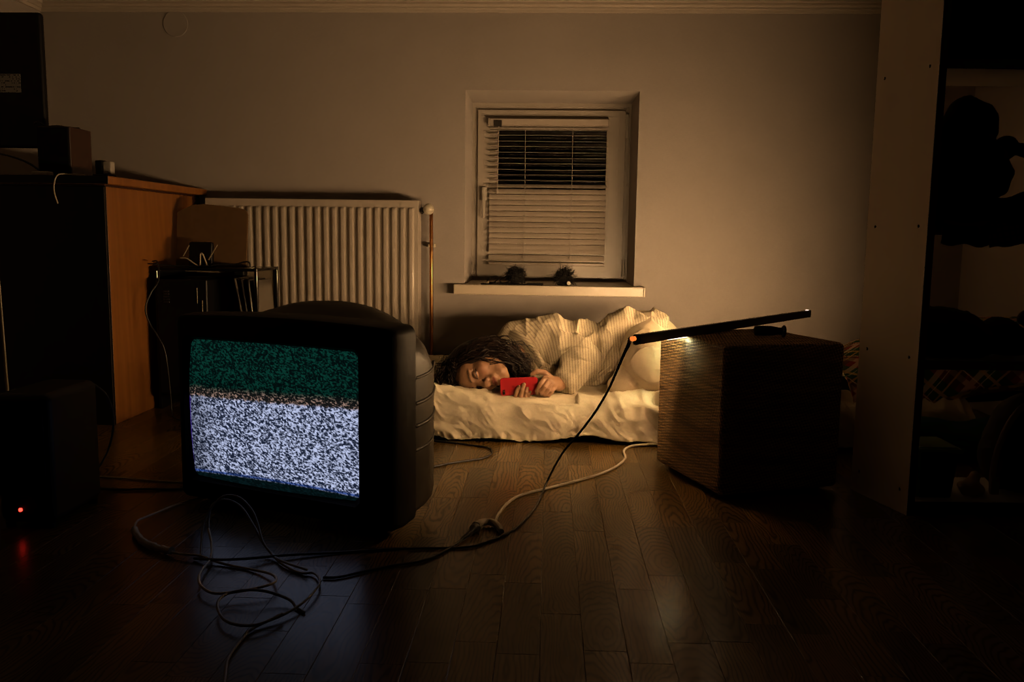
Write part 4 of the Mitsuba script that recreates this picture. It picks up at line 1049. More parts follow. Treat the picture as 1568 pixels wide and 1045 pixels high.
# her left side is up; left = up x forward for a right-handed head
HR = np.stack([hl, hf, hu], 1)
def H(x, y, z): return HC + HR @ V3(x, y, z)
def head():
    C = Clay(HC - 0.15, HC + 0.15, 0.0021)
    C.ell(H(0, -0.018, 0.028), (0.073, 0.092, 0.083), HR, k=0)
    C.ell(H(0, 0.028, -0.040), (0.058, 0.058, 0.072), HR, k=0.03)
    C.ell(H(0, 0.052, 0.030), (0.058, 0.036, 0.042), HR, k=0.025)      # forehead
    for s in (1, -1):
        C.ell(H(s * 0.040, 0.055, -0.030), (0.024, 0.024, 0.024), HR, k=0.022)    # cheek
        C.cone(H(s * 0.054, 0.005, -0.062), H(s * 0.020, 0.058, -0.098), 0.018, 0.016, k=0.03)   # jaw
    C.cone(H(-0.012, 0.066, -0.102), H(0.012, 0.066, -0.102), 0.017, 0.017, k=0.02)
    for s in (1, -1):
        C.ell(H(s * 0.033, 0.098, -0.004), (0.019, 0.016, 0.012), HR, k=0.014, cut=True)   # socket
        C.cone(H(s * 0.014, 0.084, 0.016), H(s * 0.050, 0.072, 0.015), 0.0085, 0.007, k=0.012)   # brow
        C.ell(H(s * 0.033, 0.0765, -0.004), (0.0155, 0.0125, 0.0125), HR, k=0.004)     # lid over the eye
        C.cone(H(s * 0.020, 0.0875, -0.0095), H(s * 0.047, 0.080, -0.0085), 0.0026, 0.0022, k=0.003)
    C.cone(H(0, 0.082, 0.006), H(0, 0.104, -0.036), 0.0085, 0.0105, k=0.012)    # nose
    C.ell(H(0, 0.103, -0.040), (0.0115, 0.012, 0.010), HR, k=0.008)
    for s in (1, -1):
        C.ell(H(s * 0.0125, 0.093, -0.044), (0.0075, 0.010, 0.0075), HR, k=0.006)
        C.ell(H(s * 0.0065, 0.100, -0.0515), (0.0035, 0.005, 0.003), HR, k=0.002, cut=True)
    C.ell(H(0, 0.086, -0.070), (0.026, 0.012, 0.016), HR, k=0.016)
    for s in (1, -1):
        C.cone(H(0, 0.0955, -0.0655), H(s * 0.020, 0.086, -0.070), 0.0048, 0.0026, k=0.004)
        C.cone(H(0, 0.0945, -0.0755), H(s * 0.019, 0.085, -0.0725), 0.0058, 0.0028, k=0.004)
    for s in (1, -1):
        C.ell(H(s * 0.074, -0.012, -0.018), (0.010, 0.018, 0.030), HR, k=0.008)
    C.cone(H(0, -0.02, -0.06), V3(-0.115, 3.33, 0.262), 0.050, 0.052, k=0.03)      # neck
    return C.mesh(1)
def finger(C, pts, r0, r1):
    pts = [np.asarray(p, float) for p in pts]
    rr = np.linspace(r0, r1, len(pts))
    for a, b, ra, rb in zip(pts, pts[1:], rr, rr[1:]):
        C.cone(a, b, ra, rb, k=0.003)
PC = V3(-0.0985, 3.088, 0.1985)                                                     # centre of the phone
def hand_left():
    C = Clay((-0.10, 3.03, 0.145), (0.10, 3.20, 0.275), 0.0018)
    C.cone(WRL, (0.035, 3.132, 0.205), 0.024, 0.024, k=0.0)
    K = [V3(-0.004, 3.090, 0.230), V3(0.013, 3.087, 0.223), V3(0.026, 3.090, 0.212), V3(0.034, 3.096, 0.198)]
    for q in K:
        C.cone((0.035, 3.130, 0.206), q, 0.019, 0.0105, k=0.012)
    M = [V3(-0.020, 3.068, 0.212), V3(-0.005, 3.064, 0.203), V3(0.009, 3.066, 0.193), V3(0.021, 3.072, 0.182)]
    Tt = [V3(-0.031, 3.069, 0.186), V3(-0.017, 3.067, 0.180), V3(-0.003, 3.070, 0.174), V3(0.011, 3.076, 0.169)]
    E = [V3(-0.030, 3.082, 0.176), V3(-0.016, 3.082, 0.171), V3(-0.003, 3.086, 0.167), V3(0.010, 3.090, 0.165)]
    for a, b, c, d, r in zip(K, M, Tt, E, (0.0088, 0.0090, 0.0085, 0.0074)):
        finger(C, [a, b, c, d], r + 0.0008, r - 0.0014)
    # thumb: leaves the side of the palm, arches over the top corner of the phone
    finger(C, [(0.022, 3.122, 0.224), (-0.006, 3.108, 0.249), (-0.034, 3.100, 0.254), (-0.052, 3.100, 0.243)], 0.0118, 0.0078)
    return C.mesh(1)
def hand_right():
    C = Clay((-0.17, 3.02, 0.13), (0.03, 3.21, 0.25), 0.0018)
    C.cone(WRR, (-0.070, 3.125, 0.166), 0.022, 0.020, k=0.0)
    K = [V3(-0.098, 3.108, 0.164), V3(-0.084, 3.106, 0.163), V3(-0.071, 3.107, 0.162), V3(-0.060, 3.110, 0.163)]
    for q in K:
        C.cone((-0.070, 3.125, 0.168), q, 0.015, 0.009, k=0.01)
    F = [[(-0.110, 3.079, 0.164), (-0.106, 3.073, 0.182), (-0.098, 3.0755, 0.199)], [(-0.092, 3.077, 0.164), (-0.087, 3.071, 0.188), (-0.0795, 3.0745, 0.209)], [(-0.076, 3.079, 0.164), (-0.072, 3.073, 0.180), (-0.0675, 3.0755, 0.194)], [(-0.063, 3.083, 0.163), (-0.060, 3.077, 0.173), (-0.057, 3.0775, 0.181)]]
    for q, pts, r in zip(K, F, (0.0085, 0.0088, 0.0082, 0.0070)):
        finger(C, [q] + pts, r, r - 0.0018)
    finger(C, [(-0.082, 3.130, 0.170), (-0.105, 3.118, 0.180), (-0.120, 3.104, 0.190)], 0.0115, 0.008)      # thumb, on the screen side
    return C.mesh(1)
def body():
    C = Clay((-0.30, 3.02, 0.10), (0.90, 3.70, 0.47), 0.006)
    limbs(C, 0.0)
    C.cone((-0.10, 3.36, 0.27), (-0.15, 3.29, 0.258), 0.056, 0.052, k=0.03)
    for A, d in ((ANL, (0.10, 0.02, -0.015)), (ANR, (0.10, 0.03, -0.01))):
        C.cone(A, A + np.array(d) * 0.4, 0.038, 0.036, k=0.01); C.cone(A + np.array(d) * 0.3, A + np.array(d) + [0, -0.10, 0], 0.034, 0.026, k=0.02)
    C.plane((0, 0, -1), -0.158)
    return C.mesh(1)
pieces = [body(), head(), hand_left(), hand_right()]
try:
    ms = [solid(m) for m in pieces]
    if any(m.is_empty() for m in ms): raise ValueError
    u = ms[0]
    for m in ms[1:]: u = u + m
    skin = tm(u)
except Exception:
    skin = trimesh.util.concatenate(pieces)
def skin_colour(v):
    q = (v - HC) @ HR
    c = np.tile([0.50, 0.275, 0.155], (len(v), 1)) * (0.94 + 0.12 * meshkit.noise(v * 60, 2)[:, None])
    inh = np.linalg.norm(q - [0, 0.02, -0.02], axis=1) < 0.16
    def paint(mask, col, w=1.0):
        m = (np.clip(mask, 0, 1) * w * inh)[:, None]
        return c * (1 - m) + np.array(col) * m
    ax = np.abs(q[:, 0])
    cheek = np.exp(-(((ax - 0.042) / 0.022) ** 2 + ((q[:, 2] + 0.035) / 0.020) ** 2)) * (q[:, 1] > 0.03)
    c = paint(cheek * 0.45, (0.52, 0.20, 0.12))
    soft = lambda x, w: np.clip(0.5 - x / w, 0, 1)
    arch = 0.0165 + 0.006 * np.sin(np.clip((ax - 0.010) / 0.045, 0, 1) * math.pi * 0.75)
    wbr = 0.0040 * np.clip(1.25 - (ax - 0.010) / 0.055, 0.3, 1)
    front = np.clip((q[:, 1] - 0.05) / 0.01, 0, 1)
    hairs = 0.75 + 0.25 * np.sin(ax * 4200 + q[:, 2] * 900)
    c = paint(soft(np.abs(q[:, 2] - arch) - wbr, 0.0022) * soft(0.010 - ax, 0.003) * soft(ax - 0.056, 0.006) * front * hairs, (0.030, 0.014, 0.008), 0.95)
    lz = -0.0088 - 0.0015 * np.sin(np.clip((ax - 0.018) / 0.032, 0, 1) * math.pi)
    c = paint(np.exp(-(((ax - 0.033) / 0.020) ** 2 + ((q[:, 2] - 0.002) / 0.009) ** 2)) * front, (0.20, 0.09, 0.05), 0.6)
    c = paint(soft(np.abs(q[:, 2] - lz) - 0.0020, 0.0016) * soft(0.017 - ax, 0.002) * soft(ax - 0.052, 0.003) * front, (0.012, 0.007, 0.005), 0.96)
    mo = np.sqrt((q[:, 0] / 0.0225) ** 2 + ((q[:, 2] + 0.0705) / np.where(q[:, 2] > -0.0705, 0.0085, 0.0105)) ** 2)
    c = paint(np.clip((1.05 - mo) / 0.25, 0, 1) * np.clip((q[:, 1] - 0.06) / 0.01, 0, 1), (0.36, 0.085, 0.065), 0.8)
    c = paint(soft(np.abs(q[:, 2] + 0.0708) - 0.0009, 0.0012) * soft(ax - 0.020, 0.003) * np.clip((q[:, 1] - 0.07) / 0.01, 0, 1), (0.10, 0.025, 0.02), 0.8)
    return c * TONE
add('person__body', skin, 'mat_skin', True, color=skin_colour(np.array(skin.vertices)))

# hair: a cap with wavy locks
def hair():
    r = np.random.default_rng(3)
    C = Clay(HC - 0.26, HC + 0.30, 0.0045)
    C.ell(H(0, -0.028, 0.034), (0.086, 0.095, 0.092), HR, k=0)
    C.ell(H(0.03, -0.035, -0.02), (0.066, 0.070, 0.085), HR, k=0.03)
    C.ell((-0.325, 3.265, 0.222), (0.085, 0.080, 0.060), k=0.03)
    C.ell((-0.355, 3.225, 0.192), (0.055, 0.060, 0.034), k=0.02)
    C.cone((-0.25, 3.225, 0.312), (-0.150, 3.195, 0.296), 0.036, 0.034, k=0.03)
    C.cone((-0.160, 3.180, 0.286), (-0.100, 3.158, 0.252), 0.030, 0.018, k=0.03)
    # the face stays free
    for t in (0.10, 0.13, 0.17):
        C.ell(H(-0.024, t, -0.022), (0.060, 0.060, 0.070), HR, k=0.012, cut=True)
    cap = C.mesh(1)
    cap = displace(cap, lambda p: 0.005 * (2 * ridged(p * [34, 34, 34] + 2.2 * meshkit.noise(p * 22, 8)[:, None], 5) - 1.2))
    v = cap.vertices.copy(); v[:, 2] = np.maximum(v[:, 2], 0.150); cap.vertices = v
    out = [cap]
    def lock(a, path, rad, amp, w, ph, short=False):
        n = 34
        t = np.linspace(0, 1, n)
        p = np.stack([np.interp(t, np.linspace(0, 1, len(path)), np.array(path)[:, k]) for k in range(3)], 1)
        d = path[-1] - path[0]; d = d / (np.linalg.norm(d) + 1e-9)
        e1 = np.cross(d, [0.2, -0.9, 0.3]); e1 /= np.linalg.norm(e1); e2 = np.cross(d, e1)
        p += amp * (np.sin(w * t * 6.28 + ph) * np.minimum(1, 3 * t))[:, None] * e1 + amp * (np.cos(w * t * 6.28 + ph) * np.minimum(1, 3 * t))[:, None] * e2
        p[:, 2] = np.maximum(p[:, 2], 0.155)
        z = (p - HC) @ HR
        if not short and np.any((z[:, 1] > 0.03) & (z[:, 0] < 0.046) & (z[:, 2] < 0.074) & (z[:, 2] > -0.13)): return
        out.append(tube(p, [rad, rad, rad * 0.8, rad * 0.25], 5, 1, False))
    for k in range(1500):
        th, ph = r.uniform(-2.4, 2.4), r.uniform(-0.3, 1.5)
        s0 = H(0.080 * math.sin(th) * math.cos(ph), -0.03 + 0.085 * math.cos(th) * math.cos(ph) * (0.55 if math.cos(th) > 0 else 1), 0.04 + 0.085 * math.sin(ph))
        q = (s0 - HC) @ HR
        if q[1] > 0.035 and q[2] < 0.085 and -0.08 < q[0] < 0.035: continue
        side = r.uniform()
        if side < 0.45:
            e = V3(-0.365, 3.215, 0.185) + r.normal(0, 1, 3) * [0.045, 0.045, 0.028]
        elif side < 0.75:
            e = V3(-0.125, 3.19, 0.280) + r.normal(0, 1, 3) * [0.035, 0.025, 0.020]
        else:
            e = V3(-0.085, 3.140, 0.232) + r.normal(0, 1, 3) * [0.026, 0.012, 0.018]
        path = []
        rs, re_ = np.linalg.norm(s0 - HC), np.linalg.norm(e - HC)
        for t in np.linspace(0, 1, 6):
            d = s0 * (1 - t) + e * t - HC
            if np.linalg.norm(d) < 0.02: d = d + V3(0, 0.0, 0.03)
            d = d / np.linalg.norm(d)
            u_ = (d @ HR)
            cap_r = 1 / math.sqrt((u_[0] / 0.088) ** 2 + (u_[1] / 0.112) ** 2 + (u_[2] / 0.120) ** 2)
            path.append(HC + d * max((rs * (1 - t) + re_ * t) * (t > 0.6), cap_r * 1.01))
        qq = (np.array(path) - HC) @ HR
        if np.any((qq[:, 1] > 0.035) & (qq[:, 0] < 0.042) & (qq[:, 2] < 0.072) & (qq[:, 2] > -0.12)): continue
        path = spline(path, 3)
        lock(s0, path, r.uniform(0.0012, 0.0026), r.uniform(0.004, 0.011), r.uniform(2.2, 5.5), r.uniform(0, 6.28))
    for k in range(40):    # short curls at the hair line
        th = r.uniform(-0.4, 1.3)
        s0 = H(0.066 * math.sin(th), 0.045 * math.cos(th) + 0.010, 0.075)
        e = s0 + HR @ V3(0.02 * r.normal(), 0.018 + 0.008 * r.normal(), -0.012 + 0.01 * r.normal())
        lock(s0, [s0, (s0 + e) / 2, e], 0.0014, 0.004, 1.5, r.uniform(0, 6.28), True)
    return trimesh.util.concatenate(out)
add('person__hair', hair(), 'mat_hair', True, label='dark curly hair')

# pyjama jacket
def jacket():
    C = Clay((-0.30, 3.02, 0.10), (0.62, 3.74, 0.50), 0.0042)
    g = 0.016
    limbs(C, g, k=0.03, legs=False, arms=False)
    C.ell((0.24, 3.41, 0.262), (0.13, 0.10, 0.105), k=0.05)
    C.ell((0.36, 3.455, 0.350), (0.125, 0.12, 0.088), k=0.04)                    # cloth bunched over the hip
    C.cone(SHR, ELR, 0.062, 0.052, k=0.01); C.cone(ELR, WRR, 0.044, 0.032, k=0.01)
    C.cone(SHL + [0.0, 0.0, 0.0], SHL + [0.11, -0.065, -0.012], 0.078, 0.077, k=0.022)
    C.cone(SHL + [0.11, -0.065, -0.012], ELL + [0.006, 0.0, 0.0], 0.077, 0.068, k=0.008)
    C.cone(ELL + [0.008, -0.004, -0.006], WRL + [0.016, 0.012, 0.002], 0.070, 0.040, k=0.004)
    # the deep fold inside the elbow, and two creases that leave it
    for q0, q1, r in (((0.020, 3.215, 0.245), (0.060, 3.205, 0.305), 0.012), ((0.060, 3.205, 0.305), (0.120, 3.200, 0.285), 0.009), ((0.045, 3.235, 0.330), (0.010, 3.300, 0.375), 0.008), ((-0.02, 3.27, 0.270), (0.03, 3.24, 0.235), 0.012)):
        C.cone(q0, q1, r, r * 0.6, k=0.018, cut=True)
    C.plane((1.0, 0.0, -1.12), 0.170 - 1.12 * 0.15)                         # hem
    C.plane((-1.0, -0.35, -0.50), -(-0.196) - 0.35 * 3.36 - 0.50 * 0.275)        # neck
    w = (WRL - ELL) / np.linalg.norm(WRL - ELL)
    # cuff of the left sleeve, only near that wrist
    g_ = np.meshgrid(*[C.o[k] + C.h * np.arange(C.n[k]) for k in range(3)], indexing='ij', sparse=True)
    def local_cut(c, n, R):
        d = (g_[0] - c[0]) * n[0] + (g_[1] - c[1]) * n[1] + (g_[2] - c[2]) * n[2]
        rad = np.sqrt((g_[0] - c[0]) ** 2 + (g_[1] - c[1]) ** 2 + (g_[2] - c[2]) ** 2)
        C.D[:] = np.where((d > 0) & (rad < R), np.maximum(C.D, d), C.D)
    local_cut(WRL - 0.012 * w, w, 0.075)
    wr = (WRR - ELR) / np.linalg.norm(WRR - ELR)
    local_cut(WRR - 0.03 * wr, wr, 0.07)
    C.plane((0, 0, -1), -0.1565)
    m = C.mesh(1)
    # folds: across the body over the waist, round the elbow, fanning from the hip
    def fan(p):
        a = np.arctan2(p[:, 2] - 0.16, p[:, 0] - 0.16)
        r = np.hypot(p[:, 2] - 0.16, p[:, 0] - 0.16)
        return (0.5 + 0.5 * np.sin(a * 15 + 2.6 * meshkit.noise(p * 16, 1) + r * 8)) ** 1.6 * np.clip((p[:, 0] - 0.15) / 0.10, 0, 1)
    def amp(p):
        w = 0.35 + 0.65 * np.clip((p[:, 0] + 0.02) / 0.08, 0, 1)
        d = w * (0.022 * fold(p, 41, (19, 7, 8)) - 0.007)
        d += 0.024 * fan(p) - 0.005 * (p[:, 0] > 0.2)
        el = np.exp(-(((p - (ELL + [-0.03, -0.02, -0.02])) / 0.085) ** 2).sum(1))
        d += el * (0.026 * fold(p, 47, (22, 14, 26)) - 0.009)
        d += 0.003 * fold(p, 53, (45, 40, 30))
        return d
    m = displace(m, amp)
    v = m.vertices.copy(); v[:, 2] = np.maximum(v[:, 2], 0.1555); m.vertices = v
    return m
jm = jacket()
jv = np.array(jm.vertices)
aa = np.interp(jv[:, 0], [-0.20, -0.12, -0.02, 0.08, 0.5], [1.1, 0.95, 0.45, 0.12, 0.05])
fore = np.clip((3.34 - jv[:, 1]) / 0.06, 0, 1) * (jv[:, 0] > -0.05)
su = jv[:, 0] * 1.0 + aa * (jv[:, 2] - 0.3) + fore * (-0.06 * (jv[:, 2] - 0.3))
add('person__pyjama_top', jm, 'mat_pyjama', True, uv=np.stack([su, jv[:, 1]], 1), label='cream pyjama top with thin dark stripes')
# turned collar and its point
col = []
c0 = spline([(-0.185, 3.43, 0.345), (-0.150, 3.36, 0.352), (-0.105, 3.305, 0.325), (-0.060, 3.255, 0.285), (-0.028, 3.215, 0.245)], 8)
Pc = []
for k, p in enumerate(c0):
    t = k / (len(c0) - 1)
    w = 0.030 + 0.012 * math.sin(t * 3.1)
    d = V3(0.62, -0.10, 0.55); d /= np.linalg.norm(d)
    Pc.append([p + d * w * s + V3(0, -0.012 * math.sin(s * 2.6), 0.006 * math.sin(s * 3)) for s in np.linspace(0, 1, 6)])
Pc = np.array(Pc)
add('person__collar', sheet_solid(Pc, 0.003), 'mat_pyjama', True, uv=np.vstack([np.stack([Pc.reshape(-1, 3)[:, 0] * 0.3 + Pc.reshape(-1, 3)[:, 2], Pc.reshape(-1, 3)[:, 1]], 1)] * 2), label='turned collar of the pyjama top')

def trousers():
    C = Clay((0.02, 3.00, 0.10), (0.92, 3.72, 0.48), 0.0046)
    g = 0.013
    limbs(C, g, k=0.03, arms=False, legs=False)
    C.cone(HPR, KNR, 0.094, 0.062, k=0.02); C.cone(KNR, ANR, 0.058, 0.048, k=0.01)
    C.ell(KNR + [0.0, 0.0, -0.002], (0.075, 0.064, 0.050), k=0.008)
    C.cone(HPL, KNL + [0.004, 0.02, 0.004], 0.106, 0.088, k=0.005); C.cone(KNL, ANL, 0.074, 0.052, k=0.006)
    C.ell((0.392, 3.160, 0.266), (0.088, 0.086, 0.093), k=0.02)
    for q0, q1, r in (((0.405, 3.072, 0.315), (0.455, 3.085, 0.345), 0.006),):
        C.cone(q0, q1, r, r * 0.5, k=0.015, cut=True)
    C.plane((-1.0, 0.0, 0.62), -0.185 + 0.62 * 0.22)
    C.plane((0, 0, -1), -0.1565)
    m = C.mesh(1)
    def amp(p):
        return 0.010 * fold(p, 61, (10, 12, 9)) - 0.004 + 0.0035 * fold(p, 67, (24, 20, 30)) * np.exp(-(((p - [0.46, 3.15, 0.27]) / 0.1) ** 2).sum(1)) * 2
    m = displace(m, amp)
    v = m.vertices.copy(); v[:, 2] = np.maximum(v[:, 2], 0.1555); m.vertices = v
    return m
add('person__pyjama_trousers', trousers(), 'mat_trousers', True, label='plain beige pyjama trousers')

# ---- phone, back towards the viewer
tag('phone', 'red phone held in both hands of the person lying down', 'phone')
PRx = np.stack([V3(1, 0.0, 0.055) / np.linalg.norm([1, 0, 0.055]), V3(0, 1, 0.0), V3(-0.055, 0, 1) / np.linalg.norm([1, 0, 0.055])], 1) @ rotx(7)
def slab(L, Wd, Tk, r, e):
    base = sbox(-L / 2, -Wd / 2, L / 2, Wd / 2).buffer(-r).buffer(r, quad_segs=6)
    rings = []
    for y, ins in ((-Tk / 2, e), (-Tk / 2 + e * 0.3, e * 0.3), (-Tk / 2 + e, 0), (Tk / 2 - e, 0), (Tk / 2 - e * 0.3, e * 0.3), (Tk / 2, e)):
        b = base.buffer(-ins, quad_segs=6) if ins > 0 else base
        xy = np.array(base.exterior.coords)[:-1]
        c = np.array(xy); nrm = c / (np.linalg.norm(c, axis=1, keepdims=True))
        s = c * (1 - ins / np.maximum(np.abs(c).max(0), 1e-9))
        rings.append([(q[0], y, q[1]) for q in s])
    return loft(rings)
def ph(m): return xf(m, PRx, PC)
add('phone__body', ph(slab(0.1385, 0.0675, 0.0080, 0.010, 0.0022)), 'mat_phone_red', 35)
add('phone__screen', ph(box(-0.060, 0.060, 0.0040, 0.0043, -0.030, 0.030, 0.0001)), 'mat_phone_dark')
add('phone__camera', ph(cat_(xf(rbox(-0.0615, -0.0525, -0.0055, -0.0035, -0.0290, -0.0110, 0.0009, 8)), )), 'mat_phone_dark', 40, label='small black camera bump')
add('phone__camera_lens', ph(lathe([(0, 0), (0.0030, 0), (0.0028, 0.0006), (0, 0.0006)], 16, 'y', (-0.057, -0.0055, -0.0160))), 'mat_steel', 40)
lg = Polygon([(0.0055 * math.cos(a) * (1 - 0.10 * math.cos(2 * a)), 0.0058 * math.sin(a) * (1 - 0.16 * max(0, math.sin(a)) ** 8)) for a in np.linspace(0, 2 * math.pi, 40, endpoint=False)]).difference(sbox(0, 0, 0.02, 0.02).buffer(0).intersection(Polygon([(0.0068 + 0.0026 * math.cos(a), 0.0012 + 0.0026 * math.sin(a)) for a in np.linspace(0, 2 * math.pi, 20, endpoint=False)])))
lf = Polygon([(0.0004, 0.0064), (0.0012, 0.0082), (0.0028, 0.0094), (0.0024, 0.0076), (0.0012, 0.0066)])
lm = cat_(*[prism(q, -0.0042, -0.0039, 'y') for q in (lg, lf)])
lm = xf(lm, roty(90), (-0.022, 0, 0.0))
add('phone__emblem', ph(lm), 'mat_phone_logo', label='darker fruit-shaped emblem')

# ---------------------------------------------------------------- on the window board
def pompom(c, r, n, seed, spread=0.35, flat=0.8):
    q = np.random.default_rng(seed)
    C = Clay(np.array(c) - r * 1.3, np.array(c) + r * 1.3, r / 9)
    C.ell(c, (r * 0.78, r * 0.78, r * 0.74), k=0)
    out = [C.mesh(0)]
    for k in range(n):
        d = q.normal(0, 1, 3); d[2] = d[2] * 0.9 + 0.12; d /= np.linalg.norm(d)
        L = r * (1 + spread * abs(q.normal()) * 0.7)
        b = d + q.normal(0, 0.22, 3)
        p = np.array([np.array(c) + d * r * 0.66, np.array(c) + d * r * 0.85, np.array(c) + b / np.linalg.norm(b) * L])
        p[:, 2] = np.maximum(p[:, 2], 0.5175)
        out.append(tube(p, [0.0019, 0.0016, 0.0004], 4, 1, False))
    return trimesh.util.concatenate(out)
add('fluffy_ball', pompom((-0.155, 4.105, 0.557), 0.048, 420, 1, 0.25), 'mat_fluff', False, label='black fluffy ball on the window board, the smoother one beside the glasses', cat='fluffy ball')
add('fluffy_ball', pompom((0.078, 4.095, 0.556), 0.043, 420, 2, 0.6), 'mat_fluff', False, label='black shaggy ball on the window board with a pale tag', cat='fluffy ball')
add('fluffy_ball_001__tag', lathe([(0, 0), (0.009, 0), (0.010, 0.002), (0.009, 0.006), (0, 0.007)], 16, 'y', (0.100, 4.062, 0.529)), 'mat_valve', 40, label='round pale tag')
add('fluffy_ball_001__stalk', tube([(0.100, 4.09, 0.562), (0.116, 4.085, 0.578), (0.126, 4.083, 0.590)], [0.0012, 0.0012, 0.0026], 6, 3), 'mat_fluff', True)
add('hair_band', cat_(box(-0.320, -0.022, 4.050, 4.085, 0.5170, 0.5215, 0.001), box(-0.10, -0.022, 4.052, 4.083, 0.5216, 0.5265, 0.002)), 'mat_black_matte', label='flat black strip lying along the window board', cat='strip')
tag('glasses', 'black-framed glasses lying at the left end of the window board', 'glasses')
for x in (-0.262,):
    an = np.linspace(0, 2 * math.pi, 25)
    add('glasses__rim', tube(np.stack([x + 0.026 * np.cos(an), 4.075 + 0.012 * np.sin(an), 0.5405 + 0.016 * np.sin(an + 0.55)], 1), 0.0026, 6, 1, False), 'mat_black_gloss', True)
an = np.linspace(0, 2 * math.pi, 25)
add('glasses__rim', tube(np.stack([-0.205 + 0.026 * np.cos(an), 4.095 + 0.012 * np.sin(an), 0.5395 + 0.015 * np.sin(an + 0.35)], 1), 0.0026, 6, 1, False), 'mat_black_gloss', True)
add('glasses__temple', tube([(-0.288, 4.072, 0.533), (-0.280, 4.060, 0.527), (-0.20, 4.058, 0.5255), (-0.15, 4.060, 0.5255)], 0.0024, 6, 4), 'mat_black_gloss', True)
add('glasses__hinge', rbox(-0.292, -0.280, 4.052, 4.064, 0.5225, 0.5335, 0.002, 8), 'mat_rod', 40, label='small gold hinge')

# ---------------------------------------------------------------- shelf unit on the right and what lies in it
tag('shelf_unit', 'tall open-backed shelf unit with white side and dark blue front edges at the right', 'shelf unit')
SHA = math.radians(-12.8)
SXl, SYf = 0.998, 2.304                    # front lower left corner of the left side panel
def su(m):                                  # local: x to the right along the front, y away from the viewer
    return xf(m, rotz(3.0), (SXl, SYf, 0))
SD, SWd, SHt = 0.245, 0.80, 1.86
PAN = [(0.0, 0.0), (0.019, 0.0), (-0.036, SD), (-0.055, SD)]
add('shelf_unit__side_panel', su(prism(PAN, 0.0, SHt, 'z')), 'mat_shelf_white', label='white side panel with screw holes')
add('shelf_unit__edge_strip', su(box(-0.0005, 0.0195, -0.003, -0.0003, 0.0, SHt, 0.0006)), 'mat_shelf_edge', label='dark blue front edging')
add('shelf_unit__side_panel', su(box(SWd - 0.019, SWd, 0.0, SD, 0.0, SHt, 0.0008)), 'mat_shelf_white')
add('shelf_unit__edge_strip', su(box(SWd - 0.0195, SWd + 0.0005, -0.003, -0.0003, 0.0, SHt, 0.0006)), 'mat_shelf_edge')
for zt in (0.040, 0.432, 0.792, 1.218, 1.60):
    k = add('shelf_unit__shelf', su(prism([(0.0195, 0.0), (SWd - 0.0195, 0.0), (SWd - 0.0195, SD), (-0.035, SD)], zt - 0.024, zt, 'z')), 'mat_shelf_board')
    add(k + '__edging', su(box(0.0195, SWd - 0.0195, -0.003, -0.0003, zt - 0.0245, zt + 0.0005, 0.0006)), 'mat_shelf_edge')
add('shelf_unit__plinth', su(box(0.0195, SWd - 0.0195, 0.012, 0.028, 0.0, 0.0155, 0.001)), 'mat_shelf_edge')
# screw holes with dark pegs on the outer face
for z in (0.065, 0.435, 0.79, 1.205):
    for t in (0.14, 0.86):
        x, y = -0.055 * t, SD * t
        p = cat_(lathe([(0, 0), (0.0045, 0), (0.0045, 0.004), (0.003, 0.0045), (0, 0.003)], 12, 'x', (-0.003, 0, 0)))
        p = xf(p, rotz(180 + math.degrees(math.atan2(-0.055, SD)) * -1 * -1), (x, y, z))
        add('shelf_unit__screw', su(p), 'mat_peg_dark', 40)
def rag(parts, amp, freq, seed, mt, label, cat, h=0.0075, k=0.03, floor=None):
    return add(cat.replace(' ', '_'), blob(parts, h, amp, freq, seed, k, floor), mt, True, label=label, cat=cat)
# top board (above 1.218)
rag([('e', (1.20, 2.43, 1.30), (0.17, 0.10, 0.09)), ('e', (1.36, 2.43, 1.34), (0.16, 0.10, 0.12)), ('e', (1.12, 2.44, 1.32), (0.10, 0.09, 0.10))], 0.012, 16, 71, 'mat_cloth_black', 'black clothes heaped on the shelf at the very top of the picture', 'clothes', floor=1.2195)
# second board (above 0.792): jacket with its hood, a strap, a pile under it
rag([('e', (1.140, 2.42, 1.083), (0.058, 0.055, 0.046)), ('e', (1.122, 2.42, 1.107), (0.034, 0.05, 0.034)), ('c', (1.105, 2.42, 1.068), (1.072, 2.42, 1.045), 0.030, 0.012), ('c', (1.175, 2.42, 1.080), (1.190, 2.42, 1.050), 0.036, 0.026), ('c', (1.125, 2.42, 1.040), (1.125, 2.42, 0.95), 0.066, 0.085), ('e', (1.150, 2.42, 0.945), (0.102, 0.085, 0.090)), ('e', (1.195, 2.42, 0.92), (0.060, 0.08, 0.055))], 0.004, 15, 73, 'mat_cloth_black', 'black hooded jacket standing up in the middle compartment of the shelf unit', 'jacket', h=0.006, k=0.02)
rag([('e', (1.246, 2.43, 1.008), (0.027, 0.04, 0.030)), ('c', (1.262, 2.43, 1.008), (1.300, 2.43, 1.002), 0.016, 0.014), ('c', (1.300, 2.43, 1.002), (1.36, 2.43, 1.00), 0.018, 0.03), ('c', (1.235, 2.44, 0.992), (1.215, 2.44, 0.985), 0.024, 0.02)], 0.003, 18, 75, 'mat_cloth_black', 'black bag with its strap stretched to the right beside the hooded jacket', 'bag', h=0.005, k=0.012)
rag([('e', (1.110, 2.42, 0.832), (0.115, 0.095, 0.040)), ('e', (1.25, 2.42, 0.828), (0.115, 0.095, 0.036)), ('e', (1.34, 2.43, 0.835), (0.09, 0.09, 0.050)), ('e', (1.50, 2.43, 0.845), (0.12, 0.09, 0.05))], 0.009, 18, 77, 'mat_cloth_navy', 'dark blue clothes piled under the hooded jacket', 'clothes', floor=0.7935)
